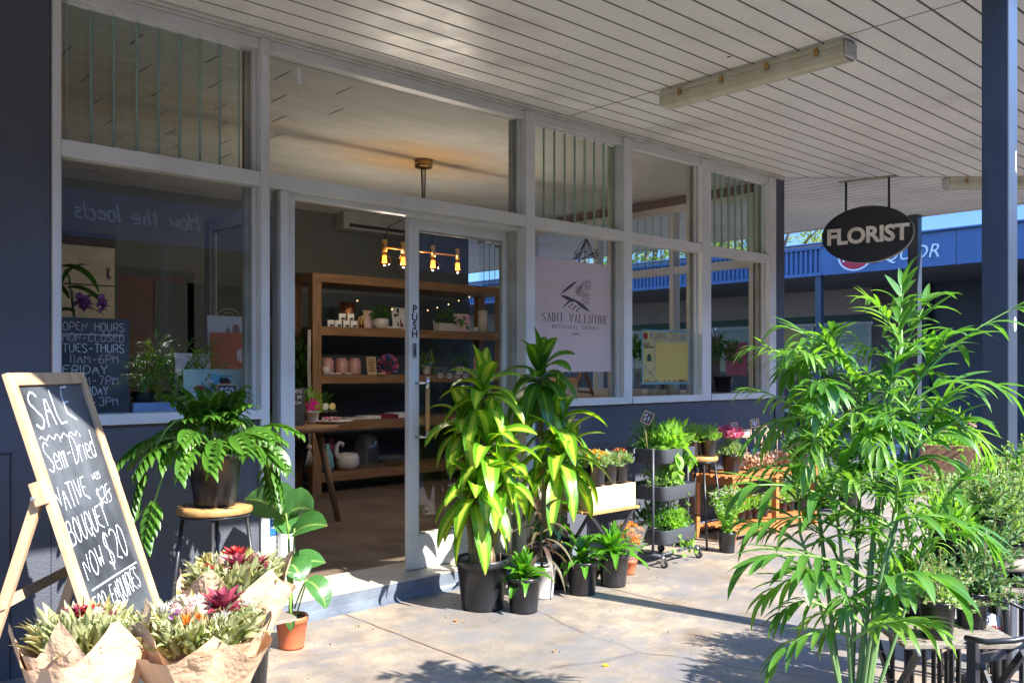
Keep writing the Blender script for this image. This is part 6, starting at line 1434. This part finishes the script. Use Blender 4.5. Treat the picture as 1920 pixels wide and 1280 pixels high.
# ---------------- left window display
b = MB(); b.box((xl+.03, .125, SB-.03), (xm[1][0]-.1, .62, SB+.045)); q = b.build('display_ledge', M['timber'], shop); LZ = SB+.046
a0, a1 = inn(111, 594, .17), inn(241, 600, .17); o = thing('opening_hours_board', 'blackboard of opening hours in pink and white chalk inside the left window', 'sign', ((a0.x+a1.x)/2, .16, LZ), 0); W = a1.x-a0.x; H = a0.z-LZ
b = MB(); b.box((-W/2, 0, 0), (W/2, .012, H)); b.build('board', M['board_dark'], o)
b = MB(); ln = ['OPEN HOURS', 'MON-CLOSED', 'TUES-THURS', '11AM-6PM', 'FRIDAY', '9AM-7PM', 'SATURDAY', '9AM-3PM']
for i, tx in enumerate(ln):
    write(b, (-W*.46+(.03 if i in (3, 5, 7) else 0), -.001, H-.062-i*(H-.05)/8), (1, 0, 0), (0, 0, 1), (0, -1, 0), tx, .040, .0042, i % 2 if i else 1, fit=W*(.9 if i < 3 else .72 if i in (3, 5, 7) else .66), jit=.12)
ribbon(b, (-W*.46, -.001, H-.078), (1, 0, 0), (0, 0, 1), (0, -1, 0), [[(.0, 0), (W*.85, -.004)]], .004)
b.build('chalk_writing', [M['chalk'], M['chalk_pink']], o)
def T2(px, py, Y): return inn(px, py, Y)
p = T2(155, 600, .40); o = thing('orchid', 'pink moth orchid with broad dark leaves behind the opening hours board', 'potted plant', (p.x, .40, LZ)); potpart(o, .05, .065, .12, M['potwhite'], .006, .9)
b = MB(); P_ = lambda px, py, Y=.40: T2(px, py, Y)-V((p.x, .40, LZ))
b.tube([V((0, 0, .1)), P_(130, 520, .45), P_(122, 505, .45)], .005, 5); b.tube([V((0, 0, .1)), P_(135, 545, .38), P_(170, 575, .36), P_(195, 590, .36)], .003, 5); b.build('stems', M['stem'], o)
b = MB(); leaf(b, P_(112, 500, .45), V((1, 0, .3)), .24, .09, 1.1, 7, paddle, .2); leaf(b, P_(125, 540, .43), V((1, -.1, .3)), .22, .08, 1.0, 7, paddle, .2); leaf(b, P_(118, 530, .46), V((.3, 0, 1)), .16, .07, 1, 6, paddle, .2); leaf(b, P_(128, 560, .46), V((-.5, 0, 1)), .2, .08, 1, 6, paddle, .2); leaf(b, P_(140, 585, .43), V((-.8, -.1, .4)), .2, .08, 1, 6, paddle, .2); leaf(b, P_(150, 575, .45), V((.4, 0, 1)), .13, .06, 1, 6, paddle, .2); b.build('leaves', M['herb2'], o)
for px, py in ((148, 562), (157, 567), (190, 564), (194, 575), (163, 572)):
    b = MB(); q = P_(px, py, .35)
    for j in range(5): leaf(b, q, V((math.cos(j*1.257+.3), -.35, math.sin(j*1.257+.3))), .042, .038, .2, 4, paddle, .1)
    b.ball(q-V((0, .006, 0)), .007, 0, 6); b.build('orchid_flower', M['f_orchid'], o)
for k, (px, Y) in enumerate(((268, .30), (325, .36), (368, .28))):
    p = T2(px, 740, Y); o = thing('parlour_palm', ['leafy parlour palm at the left of the window ledge', 'tallest parlour palm on the window ledge, catching the sun', 'small parlour palm beside the bird painting'][k], 'potted plant', (p.x, Y, LZ), 0, 'parlour palms on the left window ledge'); potpart(o, .045, .058, .10); f, s = MB(), MB()
    for _ in range(10 if k < 2 else 7): a = rv(0, 6.3); frond(f, s, (0, 0, .09), dirv(a, rv(.8, 1.4)), rv(.16, .3)*(1.15 if k == 1 else .9), 7, .09, .012, rv(.9, 1.6))
    f.build('fronds', M['palm2'], o); s.build('stalks', M['stem2'], o)
a0, a1 = T2(347, 692, .20), T2(460, 700, .20); o = card('bird_painting', 'wide unframed painting of colourful birds on pale green at the window', 403, 1, a1.x-a0.x, a0.z-LZ, mat('pale_aqua_canvas', (.36, .50, .50), .7, c2=(.50, .58, .50), ns=14), Y=.19, lean=.06, rz=0, z=LZ, art=(16, ['skyblue', 'herb', 'teal', 'f_white', 'blue', 'f_red', 'yellow', 'ink', 'skyblue', 'f_white']), cat='painting')
card('art_print', 'pink and grey abstract print standing behind the bird painting', 365, 1, .20, .30, M['pink'], Y=.34, lean=.08, rz=.05, z=LZ, art=(8, ['f_mag', 'yellow', 'alu', 'alu_old']), cat='print')
card('art_print', 'orange and pink abstract print in the middle of the window', 440, 1, .26, .42, mat('salmon_print', (.72, .20, .10), .6), Y=.44, lean=.08, rz=-.05, z=LZ, art=(7, ['f_mag', 'pink', 'f_orange']), cat='print')
card('framed_print', 'white framed print standing behind the orange abstract print', 432, 1, .25, .52, M['white'], Y=.52, lean=.06, rz=.0, z=LZ, art=(5, ['alu_old', 'rosy', 'pink']), cat='picture')
p = T2(425, 735, .14); o = thing('price_board', 'small framed chalk board reading $50 in front of the bird painting', 'sign', (p.x, .135, LZ+.0), 0); zq = T2(425, 735, .14).z-LZ; b = MB(); b.box((-.05, 0, 0), (.05, .006, zq+.035)); b.build('board', M['board_dark'], o); b = MB(); b.box((-.056, -.002, zq+.036), (.056, .008, zq+.044)); b.box((-.056, -.002, 0), (-.051, .008, zq+.036)); b.box((.051, -.002, 0), (.056, .008, zq+.036)); b.build('frame', M['pale'], o); b = MB(); write(b, (-.04, -.001, zq-.02), (1, 0, 0), (0, 0, 1), (0, -1, 0), '$50', .042, .006, 0, fit=.08); b.build('chalk_writing', M['chalk'], o)
p = T2(285, 765, .22); b = MB(); b.box((-.11, -.05, 0), (.11, .05, .045)); q = b.build('blue_box', mat('pale_blue_card', (.28, .40, .68), .6), None, (p.x, .22, LZ), bev=.002); tag(q, 'long pale blue box lying on the left window ledge', 'box')
b = MB(); b.tube([(-.16, 0, 0), (.16, 0, 0)], .013, 8); q = b.build('driftwood_stick', M['bark'], None, (T2(280, 745, .26).x, .30, LZ+.06)); tag(q, 'rough brown stick resting above the pale blue box', 'stick')

# ---------------- right window display
b = MB(); b.box((xm[2][1]+.05, .125, SB-.03), (sx-.10, .60, SB+.045)); b.build('display_ledge', M['timber'], shop)
a0, a1 = T2(1003, 481, .078), T2(1150, 694, .078); zt_ = T2(1003, 481, .078).z; zb_ = T2(1003, 697, .078).z; W = a1.x-a0.x; o = thing('logo_poster', 'large blush pink poster reading SAINT VALENTINE BOTANICAL DESIGN in the window', 'poster', ((a0.x+a1.x)/2, .075, zb_)); H = zt_-zb_
b = MB(); b.box((-W/2, 0, 0), (W/2, .004, H)); b.build('sheet', M['pink'], o)
b = MB(); K = dict(N=(0, -1, 0))
def serif(tx, zc, h, wd, fit, m=0):
    sts, L = strokes(tx, h, smooth=False, narrow=.95, sp=1.25); f = fit/L
    sts2 = []
    for s in sts:
        cur = chaik(s) if len(s) > 5 else s; sts2.append([(x*f, y) for x, y in cur])
    ribbon(b, (-fit/2+.01, -.0003, zc), (1, 0, 0), (0, 0, 1), (0, -1, 0), sts2, wd, m, 0, 0, .48)
    for s in sts2:
        for e in (s[0], s[-1]):
            if abs(e[1]) < h*.06 or abs(e[1]-h) < h*.06: ribbon(b, (-fit/2+.01, -.0003, zc), (1, 0, 0), (0, 0, 1), (0, -1, 0), [[(e[0]-wd*.8, e[1]), (e[0]+wd*.8, e[1])]], wd*.3, m)
zt2_ = (T2(1077, 600, .075).z-zb_); serif('SAINT VALENTINE', zt2_-.018, .062, .0075, W*.86)
write(b, (0, -.0003, T2(1077, 616, .075).z-zb_), (1, 0, 0), (0, 0, 1), (0, -1, 0), 'BOTANICAL DESIGN', .022, .0036, 1, center=True, fit=W*.6, smooth=False, sp=1.3)
b.box((-.035, -.0012, T2(1080, 627, .075).z-zb_), (.035, -.0004, T2(1080, 626, .075).z-zb_+.003), 1)
b.build('lettering', [M['ink'], M['grey_ink']], o)
b = MB(); cx_, cz_ = .0, T2(1079, 553, .075).z-zb_
def fl(x, z, a, L, w, m=0):
    n = 8; ids = []
    for i in range(n+1): t = i/n; ids.append((t*L, w*math.sin(pi*t)**.8*.5))
    pts = ids+[(p_[0], -p_[1]) for p_ in reversed(ids[1:-1])]; ca, sa = math.cos(a), math.sin(a)
    b.face([b.add((cx_+x+q[0]*ca-q[1]*sa, -.0016-.0002*m, cz_+z+q[0]*sa+q[1]*ca)) for q in pts], 0)
for x, z, a, L, w in ((-.16, -.0, .55, .20, .022), (-.16, -.01, -.25, .16, .028), (-.03, -.03, -.45, .20, .028), (-.15, -.10, .55, .16, .010), (.0, .0, .9, .14, .010)): fl(x, z, a, L, w)
for x, z, r_ in ((.03, .035, .040), (.10, -.02, .050), (.12, .08, .040)):
    for j in range(9): a = 2*pi*j/9; fl(x+.008*math.cos(a), z+.008*math.sin(a), a, r_, .0065)
for j in range(7): fl(-.10+.02*j, -.07-.006*j, -1.0 if j % 2 else .8, .03, .012)
b.build('flower_drawing', M['grey_ink'], o)
a0, a1 = T2(1203, 618, .078), T2(1292, 720, .078); W = a1.x-a0.x; zt_ = T2(1203, 617, .078).z; zb_ = T2(1203, 721, .078).z; H = zt_-zb_; o = thing('planting_calendar', 'yellow PLANTING CALENDAR chart with a cyan border in the window', 'poster', ((a0.x+a1.x)/2, .075, zb_))
b = MB(); b.box((-W/2, 0, 0), (W/2, .003, H), 0); b.box((-W/2+.012, -.001, .012), (W/2-.012, -.0002, H-.012), 1); b.box((-W*.23, -.0018, .035), (W/2-.03, -.0012, H*.76), 2); b.build('sheet', [M['skyblue'], M['paleyellow'], M['yellow']], o)
b = MB(); write(b, (-W*.33, -.0012, H*.83), (1, 0, 0), (0, 0, 1), (0, -1, 0), 'PLANTING CALENDAR', .052, .011, 0, fit=W*.78, smooth=False, narrow=.95); write(b, (-W*.33, -.0022, H*.83), (1, 0, 0), (0, 0, 1), (0, -1, 0), 'PLANTING CALENDAR', .052, .004, 2, fit=W*.78, smooth=False, narrow=.95)
write(b, (-W*.46, -.0012, H*.71), (1, 0, 0), (0, 0, 1), (0, -1, 0), 'KNOW', .018, .004, 0, fit=W*.12); write(b, (-W*.46, -.0012, H*.66), (1, 0, 0), (0, 0, 1), (0, -1, 0), 'YOUR CLIMATE', .018, .004, 0, fit=W*.2)
b.box((-W*.245, -.002, .03), (-W*.237, -.0012, H*.8), 1); b.box((-W/2+.02, -.002, H*.785), (W/2-.02, -.0012, H*.795), 1)
ids = [b.add((-W*.43+.035*math.cos(a)*0+.028*math.cos(a), -.002, H*.88+.028*math.sin(a))) for a in [2*pi*j/14 for j in range(14)]]; b.face(ids, 3)
au = [(-.5, .1), (-.35, .45), (-.1, .75), (.05, .6), (.2, .9), (.35, .5), (.55, .1), (.45, -.35), (.2, -.5), (.0, -.3), (-.3, -.4), (-.48, -.3)]; ids = [b.add((-W*.36+q[0]*.055, -.002, H*.47+q[1]*.055)) for q in au]; b.face(ids, 4)
for _ in range(26): x = rv(-W*.46, W*.46); b.box((x, -.0022, .014), (x+.010, -.0012, .014+rv(.008, .03)), RN.choice((3, 4, 1, 5)))
for _ in range(10): x = rv(-W*.46, -W*.27); z = rv(.05, H*.3); b.box((x, -.0022, z), (x+.008, -.0012, z+.02), RN.choice((3, 4, 1, 5)))
b.build('print', [M['ink'], M['skyblue'], M['white'], M['f_red'], M['green_strip'], M['blue']], o)
o = thing('dried_bundle', 'dark dried stems hanging upside down above the pink poster', 'dried flowers', (0, 0, 0)); b = MB(); t0 = T2(1100, 447, .2); b.tube([V((t0.x, t0.y, HB)), t0], .0025, 4, 1)
for _ in range(16):
    e = T2(rv(1074, 1124), rv(470, 494), rv(.15, .25)); pts = arc(t0, e, 4, (rv(-.02, .02), 0, rv(-.02, .02))); b.tube(pts, .0025, 4)
    for _ in range(5): quadleaf(b, pts[-1]+V((rv(-.015, .015), 0, rv(-.015, .015))), dirv(rv(0, 6.3), rv(-1.2, .5)), .03, .012)
b.build('stems', [M['plum'], M['string']], o)
p = T2(1243, 640, .30); o = thing('dried_flower_vase', 'glass vase of dried stalks and dark red flowers behind the calendar', 'vase', (p.x, .30, LZ)); b = MB(); b.lathe([(.001, .003), (.06, 0), (.062, .2), (.058, .2), (.056, .01)], (0, 0, 0), 20); b.build('vase', M['clear'], o); f = MB()
for _ in range(34): a = rv(0, 6.3); q = V((math.cos(a)*rv(.02, .16), math.sin(a)*.08, rv(.30, .44))); f.tube([(0, 0, .05), q], .002, 3, 0); [quadleaf(f, q+V((rv(-.01, .01),)*3), dirv(rv(0, 6.3), rv(0, 1.4)), .03, .010, RN.choice((0, 0, 1, 2))) for _ in range(7)]
f.build('dried_flowers', [M['plum'], M['f_crim'], M['f_white']], o)
p = T2(1192, 700, .26); o = thing('sunflower_vase', 'glass vase with a yellow sunflower and greenery left of the calendar', 'vase', (p.x, .26, LZ)); b = MB(); b.lathe([(.001, .003), (.05, 0), (.05, .22), (.046, .22), (.044, .01)], (0, 0, 0), 20); b.build('vase', M['clear'], o); f = MB(); dome(f, (0, 0, .3), .09, .18, 110, .07, .03, 0, .2); f.build('foliage', M['herb2'], o); f = MB(); q = V((.02, -.08, .30))
for j in range(16): a = 2*pi*j/16; quadleaf(f, q, V((math.cos(a), -.15, math.sin(a))), .055, .02, 0)
f.ball(q-V((0, .004, 0)), .020, 1, 10); f.build('sunflower', [M['f_yellow'], M['plum']], o)
for k, (px, w_) in enumerate(((1225, .05), (1262, .055))):
    lath('glass_vase', ['empty clear vase under the left half of the calendar', 'empty clear vase under the right half of the calendar'][k], 'vase', (T2(px, 730, .2).x, .2, LZ), [(.001, .003), (w_, 0), (w_, .16), (w_-.004, .16), (w_-.006, .01)], 'clear', 'empty vases on the right window ledge')
o = thing('wooden_easel', 'brown timber A frame easel below the pink poster', 'easel', (0, 0, 0))
for (a, c) in (((1078, 738), (1092, 690)), ((1112, 741), (1094, 690)), ((1150, 742), (1158, 690)), ((1082, 733), (1110, 736))):
    b = MB(); A_, C_ = T2(*a, .28), T2(*c, .30); b.bar(A_, C_, .02, .014); b.build('rail', M['beam'], o)
b = MB(); p = T2(1060, 725, .35); b.box((p.x-.12, .27, LZ), (p.x+.05, .42, LZ+.15)); q = b.build('crate', M['ply'], None, bev=.002); tag(q, 'pale crate on the ledge behind the dracaena crown, left of the easel', 'crate')
p = T2(1345, 650, .5); o = thing('potted_houseplant', 'bushy green plant hanging low in the corner window', 'potted plant', (p.x+.1, .5, LZ)); potpart(o, .07, .09, .15); f = MB(); dome(f, (0, 0, .3), .17, .22, 330, .05, .02, 0, .3); f.build('foliage', M['herb2'], o)
b = MB(); q0, q1 = T2(1320, 650, .55), T2(1365, 650, .55); b.box((q0.x, .64, FZ_), (q1.x, .68, T2(1340, 630, .6).z)); q = b.build('timber_screen', M['beam']); tag(q, 'brown timber display screen standing behind the corner window', 'screen')
